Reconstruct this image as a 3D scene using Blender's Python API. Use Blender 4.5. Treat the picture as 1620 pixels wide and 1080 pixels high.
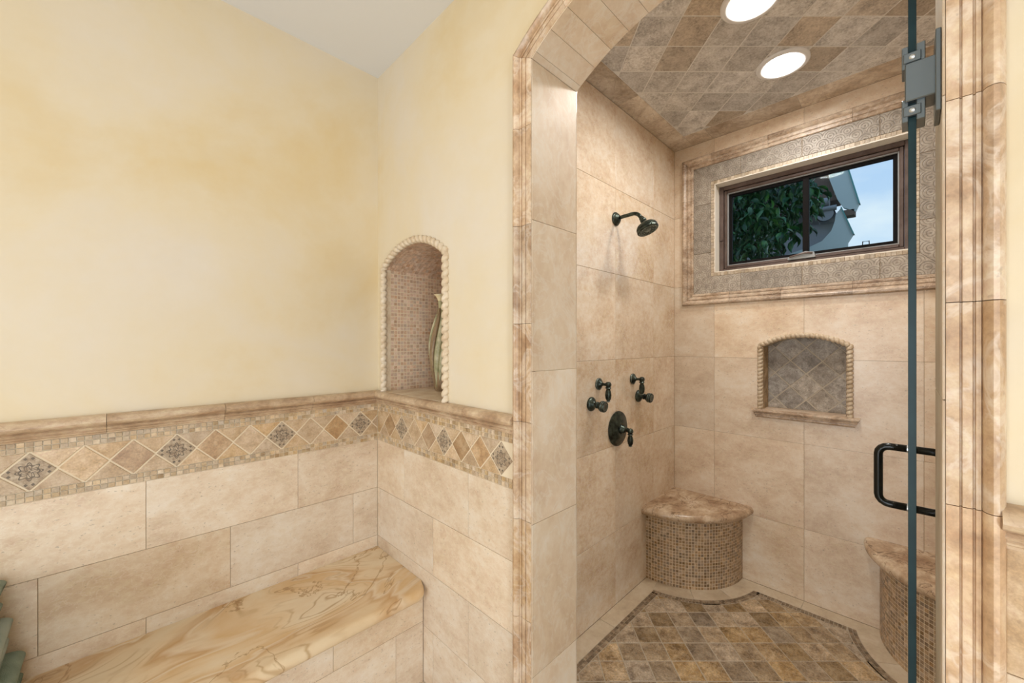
import bpy, math, random
from mathutils import Vector, Matrix, noise as mnoise
random.seed(7)
PI = math.pi
for o in list(bpy.data.objects): bpy.data.objects.remove(o)
S = bpy.context.scene
col = S.collection

# ------------------------------------------------------------------ camera, world, lights, exposure
CAM_Z = 1.373
TH = math.atan(629 / 624.5)
cd = bpy.data.cameras.new('camera'); cam = bpy.data.objects.new('camera', cd); col.objects.link(cam)
cam.location = (0, 0, CAM_Z); cam.rotation_euler = (PI / 2, 0, TH - PI / 2)
cd.sensor_width = 36; cd.lens = 36 * 624.5 / 1620; cd.shift_y = 3.5 / 1620; cd.clip_start = .02
S.camera = cam
vs = S.view_settings
vs.view_transform = 'Standard'; vs.look = 'None'; vs.gamma = 1; vs.use_curve_mapping = False
vs.exposure = 0.19

w = bpy.data.worlds.new('sky'); S.world = w; w.use_nodes = True
nt = w.node_tree; nt.nodes.clear()
tc = nt.nodes.new('ShaderNodeTexCoord'); sep = nt.nodes.new('ShaderNodeSeparateXYZ')
nt.links.new(tc.outputs['Generated'], sep.inputs[0])
gr = nt.nodes.new('ShaderNodeValToRGB')
gr.color_ramp.elements[0].position = 0.0; gr.color_ramp.elements[0].color = (.72, .83, .97, 1)
gr.color_ramp.elements[1].position = .75; gr.color_ramp.elements[1].color = (.20, .42, .88, 1)
nt.links.new(sep.outputs[2], gr.inputs[0])
cn = nt.nodes.new('ShaderNodeTexNoise'); cn.inputs['Scale'].default_value = 3.2; cn.inputs['Detail'].default_value = 6
cmp_ = nt.nodes.new('ShaderNodeMapping'); cmp_.inputs['Scale'].default_value = (1, 1, 2.4)
nt.links.new(tc.outputs['Generated'], cmp_.inputs[0]); nt.links.new(cmp_.outputs[0], cn.inputs['Vector'])
cr = nt.nodes.new('ShaderNodeValToRGB')
cr.color_ramp.elements[0].position = .46; cr.color_ramp.elements[1].position = .72
nt.links.new(cn.outputs[0], cr.inputs[0])
cm = nt.nodes.new('ShaderNodeMixRGB'); cm.inputs[2].default_value = (.93, .95, 1, 1)
nt.links.new(cr.outputs[0], cm.inputs[0]); nt.links.new(gr.outputs[0], cm.inputs[1])
bg = nt.nodes.new('ShaderNodeBackground'); bg.inputs[1].default_value = 0.96
nt.links.new(cm.outputs[0], bg.inputs[0])
wo = nt.nodes.new('ShaderNodeOutputWorld'); nt.links.new(bg.outputs[0], wo.inputs[0])

def area(name, loc, target, sx, sy, power, colr, shape='RECTANGLE'):
    L = bpy.data.lights.new(name, 'AREA'); L.shape = shape; L.size = sx; L.size_y = sy; L.energy = power; L.color = colr
    o = bpy.data.objects.new(name, L); col.objects.link(o); o.location = loc
    d = Vector(target) - Vector(loc); o.rotation_euler = d.to_track_quat('-Z', 'Y').to_euler()
    return o
# area lamps standing in for daylight at two unseen openings added behind the camera
area('daylight_right_opening_offscreen', (-.45, -1.33, 1.10), (-.45, 1, 1.10), .56, 1.9, 24, (.80, .90, 1))
area('daylight_back_added_offscreen', (-2.43, .35, 1.10), (1, .35, 1.10), 1.3, 1.9, 37, (.88, .94, 1))
ROOM_LAMP = 17.0; SHOWER_LAMP = 126.0

# ------------------------------------------------------------------ measured planes (metres)
XB = .881; XB2 = 1.083; YA = 1.803; XS = 2.591; YS = 1.091; YR = -.30
JL = .785; JR = -.034; SPR = 2.2145; JC = (JL + JR) / 2; HALF = (JL - JR) / 2; RISE = .131
AR = (HALF ** 2 + RISE ** 2) / (2 * RISE)
ZC = 2.649; ZSC = 2.634
XBACK = -2.4; YBACK = -1.3
def arch_z(y): return SPR + RISE - AR + math.sqrt(max(AR * AR - (y - JC) ** 2, 0))

# ------------------------------------------------------------------ materials
def new_mat(name):
    m = bpy.data.materials.new(name); m.use_nodes = True; t = m.node_tree; t.nodes.clear()
    out = t.nodes.new('ShaderNodeOutputMaterial'); b = t.nodes.new('ShaderNodeBsdfPrincipled')
    t.links.new(b.outputs[0], out.inputs[0]); return m, t, b
def M_(t, op, a, b=None, c=None):
    n = t.nodes.new('ShaderNodeMath'); n.operation = op
    for i, v in enumerate((a, b, c)):
        if v is None: continue
        if isinstance(v, (int, float)): n.inputs[i].default_value = v
        else: t.links.new(v, n.inputs[i])
    return n.outputs[0]
def ramp(t, fac, stops):
    n = t.nodes.new('ShaderNodeValToRGB'); e = n.color_ramp.elements
    while len(e) < len(stops): e.new(.5)
    for i, (p, c) in enumerate(stops):
        e[i].position = p; e[i].color = (*c, 1) if len(c) == 3 else c
    t.links.new(fac, n.inputs[0]); return n.outputs[0]
def noise_tex(t, vec, scale, detail=5, rough=.55, dist=0.0):
    n = t.nodes.new('ShaderNodeTexNoise'); t.links.new(vec, n.inputs['Vector'])
    n.inputs['Scale'].default_value = scale; n.inputs['Detail'].default_value = detail
    n.inputs['Roughness'].default_value = rough; n.inputs['Distortion'].default_value = dist
    return n.outputs[0]
def mixc(t, fac, a, b, mode='MIX'):
    n = t.nodes.new('ShaderNodeMixRGB'); n.blend_type = mode
    for i, v in enumerate((fac, a, b)):
        if isinstance(v, (int, float)): n.inputs[i].default_value = v
        elif isinstance(v, tuple): n.inputs[i].default_value = (*v, 1)
        else: t.links.new(v, n.inputs[i])
    return n.outputs[0]
def stone(name, c1, c2, c3, scale=6, stretch=(1, 1, 1), var=.1, hue=0.0, rough=.35, bump=.15, island=False, vein=None, vein_scale=2.5,
          vein_w=.03, vein_amt=.6, vein_dist=2.0, grain=.25, pits=0.0, spread=.16, spec=.5, alt=None):
    m, t, b = new_mat(name)
    g = t.nodes.new('ShaderNodeNewGeometry')
    if island: rnd = g.outputs['Random Per Island']
    else: rnd = t.nodes.new('ShaderNodeObjectInfo').outputs['Random']
    off = t.nodes.new('ShaderNodeCombineXYZ')
    for i, k in enumerate((31., 17., 53.)): t.links.new(M_(t, 'MULTIPLY', rnd, k), off.inputs[i])
    mp = t.nodes.new('ShaderNodeMapping'); mp.inputs['Scale'].default_value = stretch
    t.links.new(g.outputs['Position'], mp.inputs[0])
    va = t.nodes.new('ShaderNodeVectorMath'); va.operation = 'ADD'
    t.links.new(mp.outputs[0], va.inputs[0]); t.links.new(off.outputs[0], va.inputs[1]); v = va.outputs[0]
    n1 = noise_tex(t, v, scale, 6, .6, .4)
    c = ramp(t, n1, [(.5 - spread, c1), (.5, c2), (.5 + spread, c3)])
    n2 = noise_tex(t, v, scale * 7, 7, .7)
    c = mixc(t, grain, c, ramp(t, n2, [(.3, (.2, .2, .2)), (.7, (.8, .8, .8))]), 'OVERLAY')
    if vein:
        nv = noise_tex(t, v, vein_scale, 5, .6, vein_dist)
        k = ramp(t, nv, [(.5 - vein_w, (0, 0, 0)), (.5, (1, 1, 1)), (.5 + vein_w, (0, 0, 0))])
        c = mixc(t, M_(t, 'MULTIPLY', k, vein_amt), c, vein)
    if pits:
        vo = t.nodes.new('ShaderNodeTexNoise'); t.links.new(v, vo.inputs['Vector']); vo.inputs['Scale'].default_value = 95; vo.inputs['Detail'].default_value = 3
        k = ramp(t, vo.outputs[0], [(.27, (1, 1, 1)), (.36, (0, 0, 0))])
        c = mixc(t, M_(t, 'MULTIPLY', k, pits), c, tuple(x * .45 for x in c1))
    if alt: c = mixc(t, M_(t, 'MULTIPLY', M_(t, 'GREATER_THAN', M_(t, 'FRACT', M_(t, 'MULTIPLY', rnd, 5.71)), alt[0]), alt[2]), c, mixc(t, 1.0, c, alt[1], 'MULTIPLY'))
    h = t.nodes.new('ShaderNodeHueSaturation')
    r2 = M_(t, 'FRACT', M_(t, 'MULTIPLY', rnd, 7.13)); r3 = M_(t, 'FRACT', M_(t, 'MULTIPLY', rnd, 13.7))
    t.links.new(M_(t, 'MULTIPLY_ADD', r2, 2 * var, 1 - var), h.inputs['Value'])
    t.links.new(M_(t, 'MULTIPLY_ADD', r3, 2 * hue, 1 - hue), h.inputs['Saturation'])
    t.links.new(c, h.inputs['Color']); t.links.new(h.outputs[0], b.inputs['Base Color'])
    b.inputs['Roughness'].default_value = rough; b.inputs['Specular IOR Level'].default_value = spec
    if bump:
        bn = t.nodes.new('ShaderNodeBump'); bn.inputs['Strength'].default_value = bump; bn.inputs['Distance'].default_value = .002
        t.links.new(noise_tex(t, v, scale * 9, 6, .65), bn.inputs['Height']); t.links.new(bn.outputs[0], b.inputs['Normal'])
    return m
def plain(name, c, rough=.5, metal=0.0, bump=0.0, bscale=60, var=None, **kw):
    m, t, b = new_mat(name)
    b.inputs['Base Color'].default_value = (*c, 1); b.inputs['Roughness'].default_value = rough; b.inputs['Metallic'].default_value = metal
    g = t.nodes.new('ShaderNodeNewGeometry')
    if var:
        n = noise_tex(t, g.outputs['Position'], var[0], 4, .6)
        t.links.new(ramp(t, n, [(.35, c), (.68, var[1])]), b.inputs['Base Color'])
    if bump:
        bn = t.nodes.new('ShaderNodeBump'); bn.inputs['Strength'].default_value = bump; bn.inputs['Distance'].default_value = .003
        t.links.new(noise_tex(t, g.outputs['Position'], bscale, 4, .6), bn.inputs['Height']); t.links.new(bn.outputs[0], b.inputs['Normal'])
    for k, x in kw.items(): b.inputs[k].default_value = x
    return m

MT = {}
MT['plaster'] = stone('cream_plaster', (.755, .595, .335), (.785, .67, .475), (.785, .70, .575), scale=1.5, var=0, rough=.5, bump=.06, grain=.05, spread=.2, spec=.3)
MT['ceil_paint'] = plain('white_paint', (.80, .80, .80), .8, bump=.03)
MT['trav'] = stone('honed_travertine', (.64, .48, .325), (.735, .585, .425), (.80, .68, .53), scale=4.5, stretch=(1, 1, 1.5), var=.06, hue=.08, rough=.3, bump=.05, grain=.27, vein=(.86, .77, .64), vein_scale=30, vein_w=.03, vein_amt=.3, vein_dist=.6, pits=.5)
MT['trav_gloss'] = stone('polished_travertine', (.64, .48, .325), (.735, .585, .425), (.80, .68, .53), scale=4.5, stretch=(1, 1, 1.2), var=.05, hue=.08, rough=.17, spec=.75, bump=.02, grain=.4, vein=(.82, .76, .68), vein_scale=26, vein_w=.03, vein_amt=.35, vein_dist=.6, pits=.3)
MT['trav_jamb'] = stone('polished_jamb_travertine', (.64, .48, .325), (.735, .585, .425), (.80, .68, .53), scale=4.5, stretch=(1, 1, .7), var=.05, hue=.06, rough=.42, spec=.25, bump=0, grain=.2, vein=(.80, .74, .64), vein_scale=9, vein_w=.035, vein_amt=.35)
MT['tumbled'] = stone('tumbled_brown_travertine', (.165, .105, .052), (.365, .255, .142), (.59, .455, .295), scale=19, var=.3, hue=.22, rough=.5, bump=.45, grain=.75, pits=.5, spread=.2, vein=(.52, .43, .32), vein_scale=22, vein_w=.05, vein_amt=.5)
MT['ceil_stone'] = stone('tumbled_grey_travertine', (.42, .395, .365), (.60, .575, .54), (.76, .735, .70), scale=15, var=.17, hue=.2, alt=(.72, (.86, .76, .64), .85), rough=.5, bump=.7, grain=.75, pits=.6, spread=.2)
MT['niche_stone'] = stone('tumbled_taupe_travertine', (.20, .165, .125), (.34, .295, .24), (.50, .45, .385), scale=22, var=.25, hue=.2, rough=.5, bump=.5, grain=.6, pits=.6, spread=.2)
MT['ceil_border'] = stone('ceiling_border_travertine', (.38, .29, .20), (.56, .47, .37), (.72, .64, .54), scale=7, stretch=(1, 1, 1), var=.16, rough=.4, bump=.2, grain=.4, vein=(.28, .2, .13), vein_scale=7, vein_w=.03, vein_amt=.4)
MT['border'] = stone('cream_floor_border', (.56, .44, .30), (.66, .54, .385), (.72, .61, .46), scale=6, var=.06, rough=.35, bump=.05, grain=.2)
MT['noce'] = stone('carved_noce_travertine', (.42, .25, .135), (.59, .40, .24), (.73, .56, .39), scale=11, stretch=(1, 1, .9), var=.12, hue=.1, rough=.33, bump=.12, grain=.35, vein=(.82, .71, .58), vein_scale=9, vein_w=.05, vein_amt=.45, vein_dist=1.0, pits=.25)
MT['rail'] = stone('chair_rail_travertine', (.40, .255, .15), (.55, .39, .245), (.67, .51, .345), scale=9, stretch=(.8, .8, 1.6), var=.05, rough=.33, bump=.12, grain=.4, vein=(.38, .24, .15), vein_scale=16, vein_w=.03, vein_amt=.3)
MT['wintrim'] = stone('window_frame_travertine', (.26, .17, .105), (.44, .32, .22), (.62, .50, .38), scale=9, stretch=(1.3, .8, 1.3), var=.1, rough=.35, bump=.15, grain=.6, vein=(.70, .60, .48), vein_scale=12, vein_w=.04, vein_amt=.4)
MT['tan'] = stone('tan_diamond', (.47, .315, .175), (.57, .405, .245), (.66, .50, .335), scale=22, var=.12, hue=.12, rough=.4, bump=.2, grain=.4, pits=.3)
MT['brown'] = stone('brown_diamond', (.37, .225, .12), (.46, .30, .165), (.55, .39, .24), scale=22, var=.12, hue=.1, rough=.4, bump=.2, grain=.4)
MT['mosaic'] = stone('mosaic_travertine', (.42, .29, .17), (.55, .405, .25), (.66, .52, .36), scale=30, var=.2, hue=.15, rough=.4, bump=.2, grain=.3)
MT['mosaic_i'] = stone('mosaic_travertine_joined', (.42, .29, .17), (.55, .405, .25), (.66, .52, .36), scale=30, var=.22, hue=.2, rough=.4, bump=.2, grain=.3, island=True)
MT['mosaic_win'] = stone('window_mosaic_travertine', (.36, .28, .19), (.47, .385, .28), (.58, .49, .38), scale=30, var=.15, hue=.1, rough=.4, bump=.2, grain=.3, island=True)
MT['mosaic_pink'] = stone('niche_mosaic_travertine', (.55, .35, .23), (.67, .475, .34), (.75, .58, .44), scale=30, var=.16, hue=.15, rough=.4, bump=.2, grain=.3, island=True)
MT['mosaic_dark'] = stone('seat_mosaic_travertine', (.26, .165, .09), (.40, .275, .165), (.54, .41, .28), scale=30, var=.36, hue=.2, rough=.3, bump=.2, grain=.3, island=True)
MT['mosaic_floor'] = stone('floor_mosaic_travertine', (.17, .11, .06), (.28, .20, .125), (.40, .31, .21), scale=30, var=.3, rough=.45, bump=.2, grain=.3, island=True)
MT['rope'] = stone('rope_moulding_stone', (.66, .50, .33), (.76, .62, .44), (.82, .70, .54), scale=14, var=.05, rough=.45, bump=.1, grain=.25)
MT['rope2'] = stone('rope_moulding_stone_grey', (.46, .35, .22), (.58, .46, .32), (.66, .56, .42), scale=14, var=.05, rough=.45, bump=.15, grain=.35)
MT['seat'] = stone('seat_slab', (.33, .205, .12), (.49, .345, .22), (.66, .515, .365), scale=5, stretch=(1.6, 2.2, 2), var=.03, rough=.22, bump=.05, grain=.4, vein=(.17, .10, .055), vein_scale=3.6, vein_w=.016, vein_amt=.85, vein_dist=.9)
def slab_mat():
    m, t, b = new_mat('bench_slab_swirl')
    g = t.nodes.new('ShaderNodeNewGeometry'); mp = t.nodes.new('ShaderNodeMapping'); mp.inputs['Scale'].default_value = (1, 1.5, 1); mp.inputs['Rotation'].default_value = (0, 0, -.35); mp.inputs['Location'].default_value = (3.3, 1.2, 0)
    t.links.new(g.outputs['Position'], mp.inputs[0]); v = mp.outputs[0]
    n1 = noise_tex(t, v, 2.1, 3.5, .5, .9)
    base = ramp(t, noise_tex(t, v, 6, 6, .6, .6), [(.33, (.68, .455, .225)), (.5, (.77, .585, .36)), (.66, (.83, .69, .48))])
    warm = ramp(t, n1, [(.36, (.83, .70, .50)), (.455, (.80, .62, .40)), (.50, (.56, .31, .13)), (.525, (.83, .70, .52)), (.55, (.70, .46, .23)), (.61, (.80, .62, .40)), (.68, (.84, .73, .55))])
    c = mixc(t, .6, base, warm)
    k = M_(t, 'POWER', M_(t, 'ABSOLUTE', M_(t, 'SINE', M_(t, 'MULTIPLY', n1, 62))), 14)
    zone = ramp(t, noise_tex(t, v, 2.6, 2, .5), [(.46, (0, 0, 0)), (.60, (1, 1, 1))])
    c = mixc(t, M_(t, 'MULTIPLY', M_(t, 'MULTIPLY', k, zone), .62), c, (.42, .235, .085))
    n3 = noise_tex(t, v, 1.6, 6, .62, 1.2)
    fine = ramp(t, n3, [(.488, (0, 0, 0)), (.5, (1, 1, 1)), (.512, (0, 0, 0))])
    c = mixc(t, M_(t, 'MULTIPLY', fine, .7), c, (.36, .20, .075))
    t.links.new(c, b.inputs['Base Color']); b.inputs['Roughness'].default_value = .24
    return m
MT['slab'] = slab_mat()
MT['grout_l'] = plain('pale_grout', (.81, .68, .49), .8)
MT['grout_m'] = plain('grey_beige_grout', (.50, .43, .33), .85)
MT['grout_c'] = plain('ceiling_grout', (.74, .72, .68), .85)
MT['mortar'] = plain('mortar', (.34, .24, .14), .85)
MT['reveal'] = plain('window_reveal_stone', (.78, .72, .62), .4, bump=.05)
MT['bronze'] = plain('oil_rubbed_bronze', (.018, .022, .018), .33, .75, bump=.12, bscale=160, var=(45, (.085, .11, .09)))
MT['bronze_edge'] = plain('worn_bronze_rim', (.34, .38, .335), .42, .35, bump=.1, bscale=200, var=(60, (.10, .12, .10)))
MT['black'] = plain('black_metal', (.006, .008, .007), .22, .3)
MT['alu'] = plain('satin_hinge_metal', (.16, .185, .195), .3, .8)
MT['alu_l'] = plain('bright_screw', (.62, .64, .64), .3, .9)
MT['winframe'] = plain('bronze_window_frame', (.085, .055, .043), .42, .2, var=(14, (.14, .10, .085)))
MT['winseal'] = plain('window_gasket', (.006, .005, .005), .7, **{'Specular IOR Level': .12})
MT['winbead'] = plain('grey_glazing_bead', (.30, .31, .31), .45)
MT['ring'] = plain('white_lamp_ring', (.78, .78, .78), .45)
MT['sage'] = plain('sage_terry', (.20, .265, .205), .95, bump=.9, bscale=420, var=(9, (.33, .40, .335)))
MT['sage_l'] = plain('pale_sage_terry', (.36, .43, .38), .95, bump=.9, bscale=420, var=(9, (.46, .52, .47)))
MT['leaf'] = stone('tree_leaf', (.014, .062, .026), (.034, .125, .045), (.10, .23, .065), scale=14, var=.45, hue=.2, rough=.35, bump=0, grain=.1)
MT['leaf_i'] = stone('tree_foliage', (.014, .062, .026), (.034, .125, .045), (.10, .23, .065), scale=14, var=.5, hue=.2, rough=.35, bump=0, grain=.1, island=True)
MT['bark'] = plain('bark', (.09, .06, .04), .9, bump=.6, bscale=40)
MT['stucco_d'] = plain('grey_stucco', (.36, .36, .37), .9, bump=.3)
MT['fascia'] = plain('pale_green_painted_board', (.60, .68, .65), .6, bump=.1)
MT['drip'] = plain('teal_drip_edge', (.12, .36, .34), .5)
MT['soffit'] = plain('brown_soffit_wood', (.17, .115, .085), .8, bump=.3, bscale=30)
MT['clay'] = plain('grey_clay_barrel', (.30, .31, .32), .7, bump=.2)
MT['ground'] = plain('garden_soil', (.19, .16, .11), .95, bump=.3)
MT['roomfloor'] = stone('room_floor_travertine', (.50, .38, .26), (.62, .5, .36), (.7, .59, .45), scale=3, var=0, rough=.3, bump=.05)
MT['vase'] = plain('green_glazed_ceramic', (.37, .35, .17), .3, var=(16, (.55, .50, .28)))
MT['vleaf'] = plain('pale_sage_leaf_relief', (.34, .33, .17), .4, var=(30, (.62, .57, .38)))
MT['vbrown'] = plain('brown_vase_glaze', (.22, .14, .075), .35, var=(24, (.38, .27, .15)))
MT['vlip'] = plain('cream_yellow_lip', (.85, .66, .30), .35, var=(40, (.9, .82, .6)))

def glass_mat(name, colr):
    m, t, b = new_mat(name)
    b.inputs['Base Color'].default_value = (*colr, 1); b.inputs['Roughness'].default_value = 0.0; b.inputs['IOR'].default_value = 1.45
    b.inputs['Transmission Weight'].default_value = 1.0
    return m
MT['glass'] = glass_mat('clear_door_glass', (.93, .98, .96))
def pane_mat():
    m, t, b = new_mat('window_pane')
    out = [n for n in t.nodes if n.type == 'OUTPUT_MATERIAL'][0]
    tr = t.nodes.new('ShaderNodeBsdfTransparent'); tr.inputs[0].default_value = (.90, .96, .95, 1)
    gl = t.nodes.new('ShaderNodeBsdfGlossy'); gl.inputs['Roughness'].default_value = .01
    fr = t.nodes.new('ShaderNodeFresnel'); fr.inputs[0].default_value = 1.1
    mx = t.nodes.new('ShaderNodeMixShader'); t.links.new(fr.outputs[0], mx.inputs[0]); t.links.new(tr.outputs[0], mx.inputs[1]); t.links.new(gl.outputs[0], mx.inputs[2])
    t.links.new(mx.outputs[0], out.inputs[0]); t.nodes.remove(b); return m
MT['pane'] = pane_mat()
MT['glass_edge'] = plain('teal_glass_edge', (.005, .022, .026), .35, 0, var=(9, (.012, .042, .05)), **{'Specular IOR Level': .25})
def lens_mat(name, c, s):
    m, t, b = new_mat(name)
    b.inputs['Base Color'].default_value = (.8, .8, .8, 1); b.inputs['Emission Color'].default_value = (*c, 1); b.inputs['Emission Strength'].default_value = s
    return m
MT['lens'] = lens_mat('lit_shower_lens', (1, .96, .91), SHOWER_LAMP)
MT['lens_room'] = lens_mat('lit_room_lens', (1, .93, .84), ROOM_LAMP)

def deco_mat():
    m, t, b = new_mat('carved_medallion')
    tcn = t.nodes.new('ShaderNodeTexCoord'); sp = t.nodes.new('ShaderNodeSeparateXYZ'); t.links.new(tcn.outputs['Object'], sp.inputs[0])
    u = M_(t, 'ADD', sp.outputs[0], sp.outputs[1]); v = sp.outputs[2]
    r = M_(t, 'SQRT', M_(t, 'ADD', M_(t, 'MULTIPLY', u, u), M_(t, 'MULTIPLY', v, v)))
    ph = M_(t, 'ARCTAN2', v, u)
    def band(x, wd): return M_(t, 'LESS_THAN', M_(t, 'ABSOLUTE', x), wd)
    p1 = M_(t, 'ADD', .0215, M_(t, 'MULTIPLY', M_(t, 'COSINE', M_(t, 'MULTIPLY', ph, 8)), .0045))
    p2 = M_(t, 'ADD', .0125, M_(t, 'MULTIPLY', M_(t, 'COSINE', M_(t, 'MULTIPLY', ph, 4)), .0075))
    p3 = M_(t, 'ADD', .0125, M_(t, 'MULTIPLY', M_(t, 'SINE', M_(t, 'MULTIPLY', ph, 4)), .006))
    k = M_(t, 'MAXIMUM', band(M_(t, 'SUBTRACT', r, p1), .0017), band(M_(t, 'SUBTRACT', r, p2), .0018))
    k = M_(t, 'MAXIMUM', k, band(M_(t, 'SUBTRACT', r, p3), .0014)); k = M_(t, 'MAXIMUM', k, M_(t, 'LESS_THAN', r, .0025))
    du = M_(t, 'SUBTRACT', M_(t, 'ABSOLUTE', u), .038); dv = M_(t, 'SUBTRACT', M_(t, 'ABSOLUTE', v), .038)
    for a, bb in ((du, M_(t, 'SUBTRACT', M_(t, 'ABSOLUTE', v), .007)), (dv, M_(t, 'SUBTRACT', M_(t, 'ABSOLUTE', u), .007))):
        d = M_(t, 'ADD', M_(t, 'ABSOLUTE', a), M_(t, 'ABSOLUTE', bb)); k = M_(t, 'MAXIMUM', k, M_(t, 'LESS_THAN', d, .0045))
    g = t.nodes.new('ShaderNodeNewGeometry'); n = noise_tex(t, g.outputs['Position'], 70, 5, .7)
    base = ramp(t, n, [(.35, (.29, .20, .125)), (.5, (.44, .335, .225)), (.68, (.58, .47, .34))])
    c = mixc(t, M_(t, 'MULTIPLY', k, M_(t, 'MULTIPLY_ADD', n, 1.2, .15)), base, (.075, .055, .04))
    t.links.new(c, b.inputs['Base Color']); b.inputs['Roughness'].default_value = .5
    bn = t.nodes.new('ShaderNodeBump'); bn.invert = True; bn.inputs['Strength'].default_value = .5; bn.inputs['Distance'].default_value = .0015
    t.links.new(k, bn.inputs['Height']); t.links.new(bn.outputs[0], b.inputs['Normal'])
    return m
MT['deco'] = deco_mat()
def ornate_mat(name, vertical):
    m, t, b = new_mat(name)
    tcn = t.nodes.new('ShaderNodeTexCoord'); sp = t.nodes.new('ShaderNodeSeparateXYZ'); t.links.new(tcn.outputs['Object'], sp.inputs[0])
    u, v = (sp.outputs[2], sp.outputs[1]) if vertical else (sp.outputs[1], sp.outputs[2])
    P = .066; u = M_(t, 'DIVIDE', u, P); v = M_(t, 'DIVIDE', M_(t, 'ADD', v, .05), P)
    def fan(uu, vv):
        fu = M_(t, 'SUBTRACT', M_(t, 'FRACT', uu), .5)
        return M_(t, 'SQRT', M_(t, 'ADD', M_(t, 'MULTIPLY', fu, fu), M_(t, 'MULTIPLY', vv, vv)))
    r1 = fan(u, v); r2 = fan(M_(t, 'ADD', u, .5), M_(t, 'SUBTRACT', v, .5)); r3 = fan(u, M_(t, 'SUBTRACT', v, 1.0))
    def sel(a, bb, k):
        s = M_(t, 'LESS_THAN', a, k); return M_(t, 'ADD', M_(t, 'MULTIPLY', s, a), M_(t, 'MULTIPLY', M_(t, 'SUBTRACT', 1, s), bb))
    r = sel(r1, sel(r2, r3, .5), .5)
    ring = M_(t, 'MULTIPLY_ADD', M_(t, 'SINE', M_(t, 'MULTIPLY', r, 38)), .5, .5)
    ring = M_(t, 'POWER', ring, 4)
    g = t.nodes.new('ShaderNodeNewGeometry'); n = noise_tex(t, g.outputs['Position'], 40, 6, .7)
    base = ramp(t, n, [(.33, (.24, .205, .165)), (.5, (.36, .31, .25)), (.66, (.47, .42, .35))])
    c = mixc(t, M_(t, 'MULTIPLY', ring, .55), base, (.13, .105, .08))
    oi = t.nodes.new('ShaderNodeObjectInfo'); h = t.nodes.new('ShaderNodeHueSaturation')
    t.links.new(M_(t, 'MULTIPLY_ADD', oi.outputs['Random'], .3, .85), h.inputs['Value']); t.links.new(c, h.inputs['Color'])
    t.links.new(h.outputs[0], b.inputs['Base Color']); b.inputs['Roughness'].default_value = .45
    bn = t.nodes.new('ShaderNodeBump'); bn.invert = True; bn.inputs['Strength'].default_value = .5; bn.inputs['Distance'].default_value = .0015
    t.links.new(ring, bn.inputs['Height']); t.links.new(bn.outputs[0], b.inputs['Normal'])
    return m
MT['orn_h'] = ornate_mat('fan_relief_tile', False); MT['orn_v'] = ornate_mat('fan_relief_tile_upright', True)

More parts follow.
